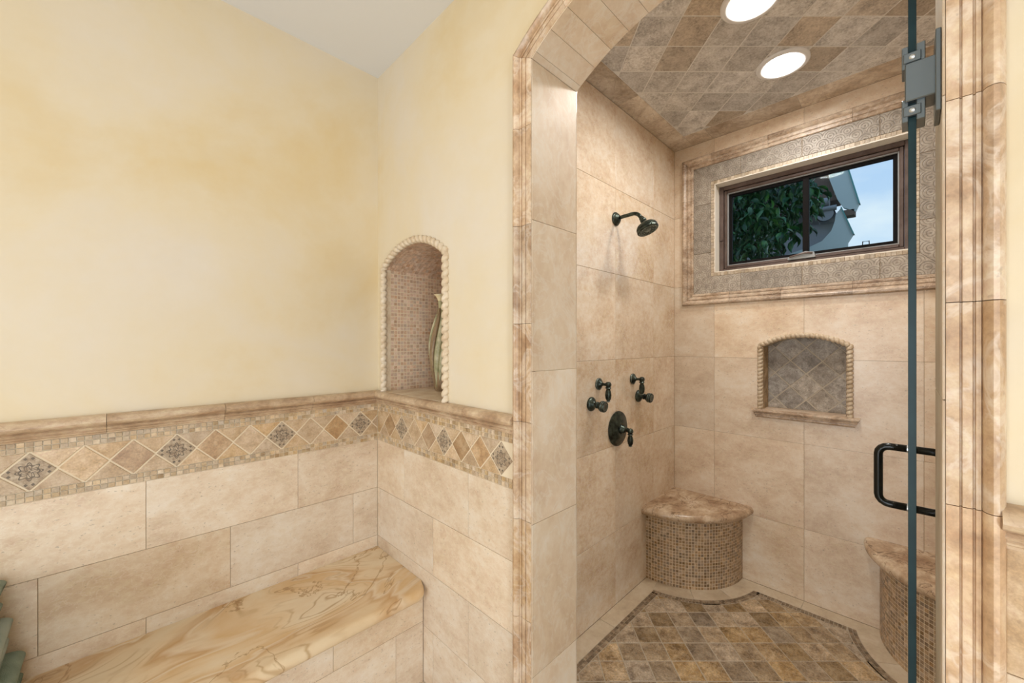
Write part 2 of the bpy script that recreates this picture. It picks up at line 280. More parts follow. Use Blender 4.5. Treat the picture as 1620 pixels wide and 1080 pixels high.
# ------------------------------------------------------------------ mesh helpers
def V(*a): return Vector(a)
def link(name, me, parent=None, loc=None):
    o = bpy.data.objects.new(name, me); col.objects.link(o)
    if parent: o.parent = parent
    if loc is not None: o.location = loc
    return o
def empty(name, loc=(0, 0, 0)):
    o = link(name, None, None, loc); o.empty_display_size = .05; return o
def tag(o, label=None, cat=None, group=None, kind=None):
    if label: o['label'] = label
    if cat: o['category'] = cat
    if group: o['group'] = group
    if kind: o['kind'] = kind
    return o
class MB:
    def __init__(s): s.v = []; s.f = []
    def add(s, vs, fs):
        k = len(s.v); s.v += [tuple(p) for p in vs]; s.f += [tuple(i + k for i in f) for f in fs]; return s
    def box(s, x0, x1, y0, y1, z0, z1):
        vs = [(x, y, z) for x in (x0, x1) for y in (y0, y1) for z in (z0, z1)]
        return s.add(vs, [(0, 1, 3, 2), (4, 6, 7, 5), (0, 4, 5, 1), (2, 3, 7, 6), (0, 2, 6, 4), (1, 5, 7, 3)])
    def bbox(s, x0, x1, y0, y1, z0, z1, c):
        """box with chamfered edges"""
        xs, ys, zs = (x0, x1), (y0, y1), (z0, z1); ids = {}; vs = []
        for i in (0, 1):
            for j in (0, 1):
                for k in (0, 1):
                    sx, sy, sz = (c if i == 0 else -c), (c if j == 0 else -c), (c if k == 0 else -c)
                    for a, p in enumerate(((xs[i], ys[j] + sy, zs[k] + sz), (xs[i] + sx, ys[j], zs[k] + sz), (xs[i] + sx, ys[j] + sy, zs[k]))):
                        ids[(i, j, k, a)] = len(vs); vs.append(p)
        fs = []
        for a in range(3):
            for side in (0, 1):
                q = []
                for (p, r) in ((0, 0), (1, 0), (1, 1), (0, 1)):
                    idx = [0, 0, 0]; idx[a] = side; idx[(a + 1) % 3] = p; idx[(a + 2) % 3] = r; q.append(ids[(*idx, a)])
                fs.append(tuple(q if side else q[::-1]))
        for a in range(3):
            b_, c_ = (a + 1) % 3, (a + 2) % 3
            for p in (0, 1):
                for r in (0, 1):
                    i0 = [0, 0, 0]; i1 = [0, 0, 0]; i0[a] = 0; i1[a] = 1
                    for ii in (i0, i1): ii[b_] = p; ii[c_] = r
                    q = [ids[(*i0, b_)], ids[(*i1, b_)], ids[(*i1, c_)], ids[(*i0, c_)]]
                    fs.append(tuple(q if (p == r) else q[::-1]))
        for i in (0, 1):
            for j in (0, 1):
                for k in (0, 1):
                    q = [ids[(i, j, k, a)] for a in range(3)]; fs.append(tuple(q if (i + j + k) % 2 else q[::-1]))
        return s.add(vs, fs)
    def lathe(s, prof, origin=(0, 0, 0), axis=(0, 0, 1), seg=24, a0=0, a1=2 * PI, xref=None):
        ax = Vector(axis).normalized()
        x = Vector(xref) if xref else (Vector((1, 0, 0)) if abs(ax.x) < .9 else Vector((0, 1, 0)))
        x = (x - ax * x.dot(ax)).normalized(); y = ax.cross(x); O = Vector(origin); full = abs(a1 - a0 - 2 * PI) < 1e-6
        n = seg if full else seg + 1; vs = []
        for i in range(n):
            a = a0 + (a1 - a0) * i / seg; d = x * math.cos(a) + y * math.sin(a)
            for (r, h) in prof: vs.append(O + d * r + ax * h)
        m = len(prof); fs = []
        for i in range(seg):
            j = (i + 1) % n
            for k in range(m - 1):
                fs.append((i * m + k, j * m + k, j * m + k + 1, i * m + k + 1))
        return s.add(vs, fs)
    def tube(s, pts, rad, seg=12, closed=False):
        pts = [Vector(p) for p in pts]; n = len(pts); rs = rad if isinstance(rad, (list, tuple)) else [rad] * n
        vs = []; up = None
        for i, p in enumerate(pts):
            if closed: d = (pts[(i + 1) % n] - pts[i - 1]).normalized()
            else: d = (pts[min(i + 1, n - 1)] - pts[max(i - 1, 0)]).normalized()
            if up is None:
                up = Vector((0, 0, 1)) if abs(d.z) < .9 else Vector((1, 0, 0))
            x = (up - d * up.dot(d)).normalized(); up = x; y = d.cross(x)
            for k in range(seg):
                a = 2 * PI * k / seg; vs.append(p + (x * math.cos(a) + y * math.sin(a)) * rs[i])
        fs = []
        for i in range(n if closed else n - 1):
            j = (i + 1) % n
            for k in range(seg):
                l = (k + 1) % seg; fs.append((i * seg + k, i * seg + l, j * seg + l, j * seg + k))
        if not closed: fs += [tuple(range(seg))[::-1], tuple((n - 1) * seg + k for k in range(seg))]
        return s.add(vs, fs)
    def rings(s, rows, cap=True, closed=True):
        """loft through rows of equal length"""
        m = len(rows[0]); vs = [p for r in rows for p in r]; fs = []
        for i in range(len(rows) - 1):
            for k in range(m if closed else m - 1):
                l = (k + 1) % m; fs.append((i * m + k, i * m + l, (i + 1) * m + l, (i + 1) * m + k))
        if cap: fs += [tuple(range(m))[::-1], tuple((len(rows) - 1) * m + k for k in range(m))]
        return s.add(vs, fs)
    def mesh(s, name, mat, smooth=False, loc=(0, 0, 0), fix=True):
        L = Vector(loc); me = bpy.data.meshes.new(name)
        me.from_pydata([tuple(Vector(p) - L) for p in s.v], [], s.f)
        if fix:
            import bmesh
            b = bmesh.new(); b.from_mesh(me); bmesh.ops.recalc_face_normals(b, faces=b.faces); b.to_mesh(me); b.free()
        me.materials.append(MT[mat])
        if smooth is True:
            me.shade_smooth()
        elif smooth:
            me.shade_smooth(); me.set_sharp_from_angle(angle=math.radians(smooth))
        return me
    def build(s, name, mat, parent=None, smooth=False, loc=None, fix=True):
        """loc: world/parent-space origin for the object"""
        return link(name, s.mesh(name, mat, smooth, loc or (0, 0, 0), fix), parent, loc)

class Frame:
    def __init__(s, o, U, Vv, N):
        s.o, s.U, s.V, s.N = Vector(o), Vector(U), Vector(Vv), Vector(N); s.flip = s.U.cross(s.V).dot(s.N) < 0
    def p(s, u, v, n=0): return s.o + s.U * u + s.V * v + s.N * n
FA = Frame((0, YA, 0), (1, 0, 0), (0, 0, 1), (0, -1, 0))
FB = Frame((XB, 0, 0), (0, 1, 0), (0, 0, 1), (-1, 0, 0))
FSL = Frame((0, YS, 0), (1, 0, 0), (0, 0, 1), (0, -1, 0))
FSB = Frame((XS, 0, 0), (0, 1, 0), (0, 0, 1), (-1, 0, 0))
FSR = Frame((0, YR, 0), (1, 0, 0), (0, 0, 1), (0, 1, 0))
FJL = Frame((0, JL, 0), (1, 0, 0), (0, 0, 1), (0, -1, 0))
FJR = Frame((0, JR, 0), (1, 0, 0), (0, 0, 1), (0, 1, 0))
FFL = Frame((0, 0, 0), (1, 0, 0), (0, 1, 0), (0, 0, 1))
FCE = Frame((0, 0, ZSC), (1, 0, 0), (0, 1, 0), (0, 0, -1))

def area2(p): return .5 * sum(p[i][0] * p[(i + 1) % len(p)][1] - p[(i + 1) % len(p)][0] * p[i][1] for i in range(len(p)))
def clip_half(poly, a, b, c):
    """keep a*u+b*v<=c"""
    out = []
    for i in range(len(poly)):
        p, q = poly[i], poly[(i + 1) % len(poly)]; dp, dq = a * p[0] + b * p[1] - c, a * q[0] + b * q[1] - c
        if dp <= 0: out.append(p)
        if dp * dq < 0:
            k = dp / (dp - dq); out.append((p[0] + (q[0] - p[0]) * k, p[1] + (q[1] - p[1]) * k))
    return out
def clip_convex(poly, reg):
    if area2(reg) < 0: reg = reg[::-1]
    for i in range(len(reg)):
        (x0, y0), (x1, y1) = reg[i], reg[(i + 1) % len(reg)]; a, b = (y1 - y0), -(x1 - x0)
        poly = clip_half(poly, a, b, a * x0 + b * y0)
        if len(poly) < 3: return []
    return poly
def dedupe(poly, e=1e-5):
    out = []
    for p in poly:
        if not out or math.hypot(p[0] - out[-1][0], p[1] - out[-1][1]) > e: out.append(p)
    if len(out) > 1 and math.hypot(out[0][0] - out[-1][0], out[0][1] - out[-1][1]) < e: out.pop()
    return out
def push_disc(poly, cx, cy, r, step=.012):
    """subtract a disc: densify and push the vertices inside it out to the circle"""
    if all(math.hypot(p[0] - cx, p[1] - cy) > r * 1.6 for p in poly): return poly
    d = []
    for i in range(len(poly)):
        p, q = poly[i], poly[(i + 1) % len(poly)]; n = max(1, int(math.hypot(q[0] - p[0], q[1] - p[1]) / step))
        for k in range(n): d.append((p[0] + (q[0] - p[0]) * k / n, p[1] + (q[1] - p[1]) * k / n))
    ins = [math.hypot(x - cx, y - cy) < r for x, y in d]
    if all(ins): return []
    if not any(ins): return poly
    out = []
    for (x, y), f in zip(d, ins):
        if f:
            h = max(math.hypot(x - cx, y - cy), 1e-6); x, y = cx + (x - cx) * r / h, cy + (y - cy) * r / h
        out.append((x, y))
    return dedupe(out)
def poly_tile(F, poly, name, mat, parent, th=.006, ch=.001, n0=0.0):
    poly = dedupe(poly)
    if len(poly) < 3 or abs(area2(poly)) < 2e-5: return None
    if area2(poly) < 0: poly = poly[::-1]
    if F.flip: poly = poly[::-1]
    n = len(poly); c = (sum(p[0] for p in poly) / n, sum(p[1] for p in poly) / n); ins = []
    for i in range(n):
        p0, p1, p2 = poly[i - 1], poly[i], poly[(i + 1) % n]
        d1 = Vector((p1[0] - p0[0], p1[1] - p0[1])).normalized(); d2 = Vector((p2[0] - p1[0], p2[1] - p1[1])).normalized()
        sg = -1 if F.flip else 1
        m1 = Vector((-d1.y, d1.x)) * sg; m2 = Vector((-d2.y, d2.x)) * sg; m = m1 + m2; L = m.length
        m = m / L if L > 1e-6 else m1; k = ch / max(m.dot(m1), .4); ins.append((p1[0] + m.x * k, p1[1] + m.y * k))
    C = F.p(c[0], c[1], n0); mb = MB()
    rows = [[F.p(u, v, n0 - th) for u, v in poly], [F.p(u, v, n0 - ch * .7) for u, v in poly], [F.p(u, v, n0) for u, v in ins]]
    vs = [p for r in rows for p in r]; fs = [tuple(2 * n + k for k in range(n))]
    for i in (0, 1):
        for k in range(n):
            l = (k + 1) % n; fs.append((i * n + k, i * n + l, (i + 1) * n + l, (i + 1) * n + k))
    mb.add(vs, fs)
    return mb.build(name, mat, parent, loc=tuple(C), fix=False)
def rect(u0, u1, v0, v1): return [(u0, v0), (u1, v0), (u1, v1), (u0, v1)]
def columns(u0, u1, v0, v1, ops):
    """quads covering a rectangle minus arched openings ops=[(a,b,sill,fn)]"""
    bs = {u0, u1}
    for a, b, s_, fn in ops:
        for k in range(25):
            x = a + (b - a) * k / 24
            if u0 < x < u1: bs.add(x)
    bs = sorted(bs); q = []
    for ua, ub in zip(bs, bs[1:]):
        if ub - ua < 1e-6: continue
        um = (ua + ub) / 2; act = sorted([o for o in ops if o[0] < um < o[1]], key=lambda o: o[2]); lo = (v0, v0)
        cl = lambda x: min(max(x, v0), v1)
        for a, b, s_, fn in act:
            hi = (cl(s_), cl(s_))
            if hi[0] > lo[0] + 1e-6 or hi[1] > lo[1] + 1e-6: q.append((ua, ub, lo, hi))
            lo = (max(cl(fn(ua)), lo[0]), max(cl(fn(ub)), lo[1]))
        if v1 > lo[0] + 1e-6 or v1 > lo[1] + 1e-6: q.append((ua, ub, lo, (v1, v1)))
    return q
def col_mesh(F, q, nf, nb):
    mb = MB()
    for ua, ub, lo, hi in q:
        f = [F.p(ua, lo[0], nf), F.p(ub, lo[1], nf), F.p(ub, hi[1], nf), F.p(ua, hi[0], nf)]
        b = [F.p(ua, lo[0], nb), F.p(ub, lo[1], nb), F.p(ub, hi[1], nb), F.p(ua, hi[0], nb)]
        fs = [(0, 1, 2, 3), (7, 6, 5, 4), (0, 4, 5, 1), (2, 6, 7, 3), (0, 3, 7, 4), (1, 5, 6, 2)]
        if F.flip: fs = [x[::-1] for x in fs]
        mb.add(f + b, fs)
    return mb
def tile_rect(F, u0, u1, v0, v1, name, mat, parent, gap=.0007, th=.006, holes=()):
    u0 += gap; u1 -= gap; v0 += gap; v1 -= gap
    if u1 - u0 < .004 or v1 - v0 < .004: return
    hs = [h for h in holes if h[0] < u1 and h[1] > u0 and h[2] < v1 and max(h[3]((h[0] + h[1]) / 2), h[3](h[0])) > v0]
    if not hs: return poly_tile(F, rect(u0, u1, v0, v1), name, mat, parent, th)
    q = columns(u0, u1, v0, v1, hs)
    if not q: return
    c = F.p((u0 + u1) / 2, (v0 + v1) / 2, 0)
    col_mesh(F, q, 0, -th).build(name, mat, parent, loc=tuple(c), fix=False)
def mosaic_mesh(F, u0, u1, v0, v1, pitch, gap=.0018, th=.004, n0=-.0004, keep=None):
    mb = MB(); nu = max(1, round((u1 - u0) / pitch)); nv = max(1, round((v1 - v0) / pitch)); pu, pv = (u1 - u0) / nu, (v1 - v0) / nv
    for i in range(nu):
        for j in range(nv):
            a, b, c, d = u0 + i * pu + gap / 2, u0 + (i + 1) * pu - gap / 2, v0 + j * pv + gap / 2, v0 + (j + 1) * pv - gap / 2
            if keep and not keep((a + b) / 2, (c + d) / 2): continue
            dn = random.uniform(-.0004, .0003)
            f = [F.p(a, c, n0 + dn), F.p(b, c, n0 + dn), F.p(b, d, n0 + dn), F.p(a, d, n0 + dn)]; k = [F.p(a, c, n0 - th), F.p(b, c, n0 - th), F.p(b, d, n0 - th), F.p(a, d, n0 - th)]
            fs = [(0, 1, 2, 3), (0, 4, 5, 1), (2, 6, 7, 3), (0, 3, 7, 4), (1, 5, 6, 2)]
            mb.add(f + k, [x[::-1] for x in fs] if F.flip else fs)
    return mb
def panel(F, u0, u1, v0, v1, n0, n1, name, mat, parent=None):
    return col_mesh(F, [(u0, u1, (v0, v0), (v1, v1))], n0, n1).build(name, mat, parent)
def arc_fn(a, b, spring, rise):
    c, h = (a + b) / 2, (b - a) / 2; R = (h * h + rise * rise) / (2 * rise)
    return lambda u: spring + rise - R + math.sqrt(max(R * R - (u - c) ** 2, 0))

# ================================================================== STRUCTURE
# ---- main room shell
floor = MB().box(XBACK, XB2, YBACK, YA, -.12, 0).build('floor', 'roomfloor'); tag(floor, kind='structure')
ceil = MB().box(XBACK - .1, XB + .02, YBACK - .1, YA + .1, ZC, ZC + .1).build('ceiling', 'ceil_paint'); tag(ceil, kind='structure')
wall_left = panel(FA, XBACK - .1, XB + .10, 0, ZC, 0, -.12, 'wall_left', 'plaster'); tag(wall_left, kind='structure')
wl = col_mesh(Frame((XBACK, 0, 0), (0, 1, 0), (0, 0, 1), (1, 0, 0)), columns(YBACK - .1, YA, 0, ZC, [(-.33, 1.03, .1, lambda u: 2.1)]), 0, -.1)
tag(wl.build('wall_back', 'plaster'), kind='structure')
wr = col_mesh(Frame((0, YBACK, 0), (1, 0, 0), (0, 0, 1), (0, 1, 0)), columns(XBACK, XB, 0, ZC, [(-.75, -.15, .1, lambda u: 2.1)]), 0, -.1)
tag(wr.build('wall_right', 'plaster'), kind='structure')

NB = (1.245, 1.735, 1.150, arc_fn(1.245, 1.735, 1.722, .082))      # niche in the arch wall
arch_op = (JR - .003, JL + .003, -.1, lambda y: arch_z(min(max(y, JR), JL)) + .003)
wall_mid = col_mesh(FB, columns(YBACK - .1, YA + .02, 0, ZC, [arch_op, (NB[0] - .005, NB[1] + .005, NB[2] - .02, lambda u: NB[3](min(max(u, NB[0]), NB[1])) + .005)]), 0, -(XB2 - XB)).build('wall_front', 'plaster', fix=False); tag(wall_mid, kind='structure')

RAIL_T = 1.150; RAIL_B = 1.090
ROWS = [.914 - .2286 * k for k in range(5)]
def wainscot(F, wall, u0, u1, jo, je, dcs, flipseq, near):
    """tile field, mosaic rows and diamond band of one wall between u0 and u1"""
    panel(F, u0, u1, 0, .914, -.0012, -.004, 'mortar', 'mortar', wall).location = F.N * .0022
    panel(F, u0, u1, .912, RAIL_B + .006, -.0012, -.004, 'grout', 'grout_l', wall).location = F.N * .0027
    n0 = .0022
    Fo = Frame(F.o + F.N * (n0 + .0016), F.U, F.V, F.N)
    for r in range(4):
        z1 = ROWS[r]; z0 = ROWS[r + 1] if r < 3 else 0
        js = sorted([u0] + [j for j in (jo if r % 2 == 0 else je) if u0 + .01 < j < u1 - .01] + [u1])
        for a, b in zip(js, js[1:]): tile_rect(Fo, a, b, z0, z1, 'wall_tile', 'trav', wall, th=.0055)
    # mosaic rows: 2 above, 2 below the diamonds
    for z0, z1 in ((.914, .9445), (1.0575, 1.088)):
        nu = round((u1 - u0) / .0168); pu = (u1 - u0) / nu
        for i in range(nu):
            for j in range(2):
                a, b = u0 + i * pu, u0 + (i + 1) * pu
                if near(a):
                    pv = (z1 - z0) / 2
                    poly_tile(Fo, rect(a + .0009, b - .0009, z0 + j * pv + .0009, z0 + (j + 1) * pv - .0009), 'mosaic_tile', 'mosaic', wall, th=.004, ch=.0006, n0=-.0002)
        far = [i for i in range(nu) if not near(u0 + i * pu)]
        if far:
            a, b = u0 + far[0] * pu, u0 + (far[-1] + 1) * pu
            o = mosaic_mesh(Fo, a, b, z0, z1, .0168).build('mosaic_row', 'mosaic_i', wall, fix=False); tag(o, kind='stuff')
    zc, hv = 1.001, .0565
    cl = lambda p: clip_half(clip_half(p, 1, 0, u1 - .001), -1, 0, -(u0 + .001))
    sp = abs(dcs[1][0] - dcs[0][0])
    for (c, kd) in dcs:
        h = sp / 2 - .0026; hz = hv - .0026
        p = cl([(c - h, zc), (c, zc - hz), (c + h, zc), (c, zc + hz)])
        if len(p) > 2:
            o = poly_tile(Fo, p, 'diamond_tile' if kd != 'deco' else 'medallion_tile', kd, wall, th=.004, ch=.001, n0=0)
            if o and kd == 'deco': o.location = F.p(c, zc, n0 + .0016); shift_mesh(o, F, p, c, zc)
        for sg in (1, -1):
            m = c + sp / 2; g = .0032
            p = cl([(m - sp / 2 + g * 1.6, zc + sg * (hv - .001)), (m + sp / 2 - g * 1.6, zc + sg * (hv - .001)), (m, zc + sg * g * 1.5)])
            if len(p) > 2: poly_tile(Fo, p, 'triangle_tile', 'tan', wall, th=.004, ch=.001, n0=0)
def shift_mesh(o, F, poly, c, zc):
    """keep the carved pattern centred when the tile is clipped"""
    pp = dedupe(poly); n = len(pp); cu, cv = sum(p[0] for p in pp) / n, sum(p[1] for p in pp) / n
    d = F.U * (cu - c) + F.V * (cv - zc)
    for v in o.data.vertices: v.co += d
seqA = {0: 'deco', 1: 'tan', 2: 'brown', 3: 'deco', 4: 'brown', 5: 'tan', 6: 'deco', 7: 'tan', 8: 'brown', 9: 'deco', 10: 'brown', -1: 'brown', -2: 'tan', -3: 'deco', -4: 'brown', -5: 'tan', -6: 'deco'}
wainscot(FA, wall_left, -1.25, XB - .004, [.0617 + .4655 * k for k in range(-3, 3)], [-.1712 + .4655 * k for k in range(-3, 4)],
         [(-.1869 + .10895 * k, seqA[k]) for k in range(-6, 11)], 0, lambda u: -.30 < u < .42)
seqB = ['deco', 'brown', 'brown', 'deco', 'brown', 'tan', 'deco', 'brown', 'tan']
wainscot(FB, wall_mid, .866, YA - .004, [1.1044 + .4466 * k for k in range(3)], [1.3278 + .4466 * k for k in range(-1, 3)],
         [(.934 + .1066 * k, seqB[k]) for k in range(9)] , 0, lambda u: False)
# wall section beyond the arch
panel(FB, -.62, -.092, 0, RAIL_B, .001, -.003, 'mortar', 'mortar', wall_mid)
for z0, z1 in ((0, .2282), (.2282, .4568), (.4568, .6854), (.6854, .914)):
    tile_rect(Frame(FB.o + FB.N * .0038, FB.U, FB.V, FB.N), -.54, -.094, z0, z1, 'wall_tile', 'trav', wall_mid)
tile_rect(Frame(FB.o + FB.N * .0038, FB.U, FB.V, FB.N), -.54, -.094, .914, RAIL_B, 'wall_tile', 'tan', wall_mid)

# ---- chair rail
RP = [(-.01, 1.150), (.012, 1.1505), (.023, 1.149), (.0315, 1.1445), (.0365, 1.1375), (.0380, 1.130), (.0350, 1.1235), (.0280, 1.1190), (.0200, 1.1175), (.0165, 1.1145),
      (.0210, 1.1125), (.0235, 1.1095), (.0215, 1.1065), (.0150, 1.1050), (.0125, 1.1020), (.0150, 1.0995), (.0140, 1.0965), (.0080, 1.0935), (.0065, 1.0885), (-.01, 1.0885)]
def rail(name, F, cuts, mitre_end):
    e = empty(name); tag(e, kind='structure')
    for i, (a, b) in enumerate(zip(cuts, cuts[1:])):
        g = .0006; r0 = []; r1 = []
        for n, z in RP:
            lo = a + g; hi = b - g
            if mitre_end and i == len(cuts) - 2: hi = b - max(n, 0)
            r0.append(F.p(lo, z, n)); r1.append(F.p(hi, z, n))
        MB().rings([r0, r1]).build('rail_piece', 'rail', e, smooth=35, loc=tuple(F.p((a + b) / 2, 1.12, 0)))
    return e
rail('trim_1', FA, [-1.25, -.92, -.615, -.31, -.03, .275, .58, XB], True)
rail('trim_2', FB, [.860, 1.10, 1.405, 1.71, YA], True)
rail('trim_3', FB, [-.55, -.32, -.088], False)

# ---- arch trim
def arch_profile(w_):
    k = w_ / .079
    return [(.0035, -.012), (.0035, .0195), (.005 * k, .021), (.0215 * k, .021), (.0225 * k, .0165), (.0245 * k, .0165), (.0255 * k, .021), (.0375 * k, .021), (.0390 * k, .0165), (.0410 * k, .0165),
            (.0420 * k, .0215), (.0480 * k, .0215), (.0490 * k, .018), (.0505 * k, .0235), (.0545 * k, .0300), (.0610 * k, .0335), (.0680 * k, .0320), (.0740 * k, .0260), (.0775 * k, .0170), (.079 * k, .006), (.079 * k, -.012)]
arch_trim = empty('trim_4'); tag(arch_trim, kind='structure')
def trim_piece(sections):
    rows = []
    for (y, z), (my, mz), w_ in sections:
        rows.append([FB.p(y + my * p, z + mz * p, n) for p, n in arch_profile(w_)])
    c = sum((Vector(r[3]) for r in rows), Vector()) / len(rows)
    MB().rings(rows).build('trim_block', 'noce', arch_trim, smooth=35, loc=tuple(c))
WL, WR_ = .079, .061
a_s = math.asin(HALF / AR)                                          # half angle of the arch
zcut = [0, .253, .548, .843, 1.138, 1.433, 1.728, 2.023]
def arch_pt(t): return (JC + AR * math.sin(t), SPR + RISE - AR + AR * math.cos(t)), (math.sin(t), math.cos(t))
for side in (1, -1):
    y = JL if side > 0 else JR; w_ = WL if side > 0 else WR_
    nd = Vector((math.sin(a_s) * side, math.cos(a_s))); m = (Vector((side, 0)) + nd).normalized(); m = m / m.dot(Vector((side, 0)))
    for a, b in zip(zcut, zcut[1:]): trim_piece([((y, a + .0006), (side, 0), w_), ((y, b - .0006), (side, 0), w_)])
    trim_piece([((y, 2.0236), (side, 0), w_), ((y, SPR - .0004), tuple(m), w_)])
    n = 3; ts = [a_s * side * (1 - k / n) for k in range(n + 1)]
    for j in range(n):
        secs = []
        for q in range(7):
            t = ts[j] + (ts[j + 1] - ts[j]) * (q / 6 * .996 + .002); P, N = arch_pt(t)
            ww = WL + (WR_ - WL) * (a_s - t) / (2 * a_s)
            if j == 0 and q == 0: N = tuple(m); P = (y, SPR + .0004); ww = w_
            secs.append((P, N, ww))
        trim_piece(secs)

# ---- jamb and arch lining tiles (children of the arch wall)
SROW = [0, .384, .837, 1.290, 1.7395]
jx0, jx1 = .8625, XB2
for F in (FJL, FJR):
    for a, b in zip(SROW, SROW[1:] + [SPR]): tile_rect(F, jx0, jx1, a, b, 'jamb_tile', 'trav_jamb', wall_mid, th=.003)
nstrip = 11; step0 = .02
ts = [a_s, a_s - step0 / AR] + [a_s - (step0 + .065 * k) / AR for k in range(1, 14)]
ts = [t for t in ts if t > -a_s] + [-a_s]
for t0, t1 in zip(ts, ts[1:]):
    xm = [jx0, jx1]
    rows = []
    for q in range(5):
        t = t0 + (t1 - t0) * (.008 + .984 * q / 4); (y, z), (ny, nz) = arch_pt(t)
        rows.append([(jx0, y, z), (jx1, y, z), (jx1, y + ny * .004, z + nz * .004), (jx0, y + ny * .004, z + nz * .004)])
    c = Vector(rows[2][0])
    MB().rings(rows).build('arch_tile', 'trav_jamb', wall_mid, loc=tuple(c))
# back corner of the opening inside the shower: wall face toward the shower
FBI = Frame((XB2, 0, 0), (0, 1, 0), (0, 0, 1), (1, 0, 0))

# ---- niche in the arch wall: lining, mosaic, rope moulding
def niche_lining(name, F, op, depth, mat, parent, n_out=0):
    a, b, s_, fn = op; th = .012; mb = MB()
    us = [a + (b - a) * k / 24 for k in range(25)]
    out = [(a, s_)] + [(u, fn(u)) for u in us] + [(b, s_)]
    r0 = [F.p(u, v, n_out) for u, v in out]; r1 = [F.p(u, v, -depth) for u, v in out]
    c = ((a + b) / 2, (s_ + fn(a)) / 2)
    o2 = [(u + (th if u > c[0] else -th if u < c[0] else 0), v + (th if v > c[1] else -th)) for u, v in out]
    r2 = [F.p(u, v, -depth - th) for u, v in o2]; r3 = [F.p(u, v, n_out) for u, v in o2]
    n = len(out); vs = r0 + r1 + r2 + r3; fs = []
    for k in range(n):
        l = (k + 1) % n
        for i in range(4): fs.append((i * n + k, i * n + l, ((i + 1) % 4) * n + l, ((i + 1) % 4) * n + k))
    fs += [tuple(n + k for k in range(n)), tuple(2 * n + k for k in range(n))[::-1]]
    mb.add(vs, fs); return mb.build(name, mat, parent)
ND = .46
niche_lining('niche_lining', FB, NB, ND, 'grout_l', wall_mid, -.003)
FNL = Frame((XB, NB[1], 0), (1, 0, 0), (0, 0, 1), (0, -1, 0)); FNR = Frame((XB, NB[0], 0), (1, 0, 0), (0, 0, 1), (0, 1, 0))
for F in (FNL, FNR):
    FF = Frame(F.o + F.N * .0014, F.U, F.V, F.N)
    tag(mosaic_mesh(FF, .03, ND - .002, NB[2], 1.722, .0168, gap=.003).build('niche_mosaic', 'mosaic_pink', wall_mid, fix=False), kind='stuff')
    tile_rect(FF, .004, .0295, NB[2], 1.722, 'niche_edge_strip', 'rope', wall_mid)
FNB = Frame((XB + ND, 0, 0), (0, 1, 0), (0, 0, 1), (-1, 0, 0)); FNB = Frame(FNB.o + FNB.N * .003, FNB.U, FNB.V, FNB.N)
tag(mosaic_mesh(FNB, NB[0] + .004, NB[1] - .004, NB[2], 1.80, .0165, keep=lambda u, v: v < NB[3](u) - .008).build('niche_mosaic', 'mosaic_pink', wall_mid, fix=False), kind='stuff')
mbv = MB(); nb_a, nb_b = NB[0], NB[1]
for i in range(30):
    for j in range(27):
        u0, u1 = nb_a + (nb_b - nb_a) * (i + .06) / 30, nb_a + (nb_b - nb_a) * (i + .94) / 30
        d0, d1 = .008 + j * .0166 + .001, .008 + (j + 1) * .0166 - .001
        P = [FB.p(u, NB[3](u) - .003, -d) for u, d in ((u0, d0), (u1, d0), (u1, d1), (u0, d1))]; Q = [p + Vector((0, 0, .003)) for p in P]
        mbv.add(P + Q, [(0, 1, 2, 3), (0, 4, 5, 1), (2, 6, 7, 3), (0, 3, 7, 4), (1, 5, 6, 2)])
tag(mbv.build('niche_vault_mosaic', 'mosaic_pink', wall_mid), kind='stuff')
panel(FFL, XB - .008, XB + ND, NB[0] + .001, NB[1] - .001, 1.1515, 1.142, 'niche_shelf', 'rope', wall_mid)

def rope(F, path, R, pitch, depth, name, mat, parent, lobes=2, n0=0.0, seg=16):
    """twisted moulding along a path of (u,v); half of it buried in the wall"""
    pts = [Vector(p) for p in path]; L = [0]
    for a, b in zip(pts, pts[1:]): L.append(L[-1] + (b - a).length)
    n = max(8, int(L[-1] / (pitch / 12))); rows = []
    def at(s_):
        for i in range(len(L) - 1):
            if s_ <= L[i + 1] + 1e-9:
                k = (s_ - L[i]) / max(L[i + 1] - L[i], 1e-9); return pts[i].lerp(pts[i + 1], k)
        return pts[-1]
    for i in range(n + 1):
        s_ = L[-1] * i / n; p = at(s_); d = (at(min(s_ + .006, L[-1])) - at(max(s_ - .006, 0))).normalized(); q = Vector((-d.y, d.x)); row = []
        for k in range(seg):
            a = 2 * PI * k / seg; ph_ = ((a * lobes / (2 * PI)) + s_ / pitch) % 1.0; r = R * (1 - depth * (1 - math.sin(PI * ph_ ** .62)) ** 1.6)
            uv = p + q * (math.cos(a) * r); row.append(F.p(uv.x, uv.y, n0 + math.sin(a) * r))
        rows.append(row)
    c = F.p(*path[len(path) // 2], 0)
    return MB().rings(rows).build(name, mat, parent, smooth=True, loc=tuple(c))
def arch_path(a, b, s_, fn, n=28): return [(a, s_)] + [(a + (b - a) * k / n, fn(a + (b - a) * k / n)) for k in range(n + 1)] + [(b, s_)]
rb = arch_op_b = (NB[0] - .004, NB[1] + .002, 1.1505, arc_fn(NB[0] - .004, NB[1] + .002, 1.724, .086))
tag(rope(FB, arch_path(*rb), .0165, .0300, .55, 'trim_5', 'rope', None, n0=.004, lobes=1), kind='structure')

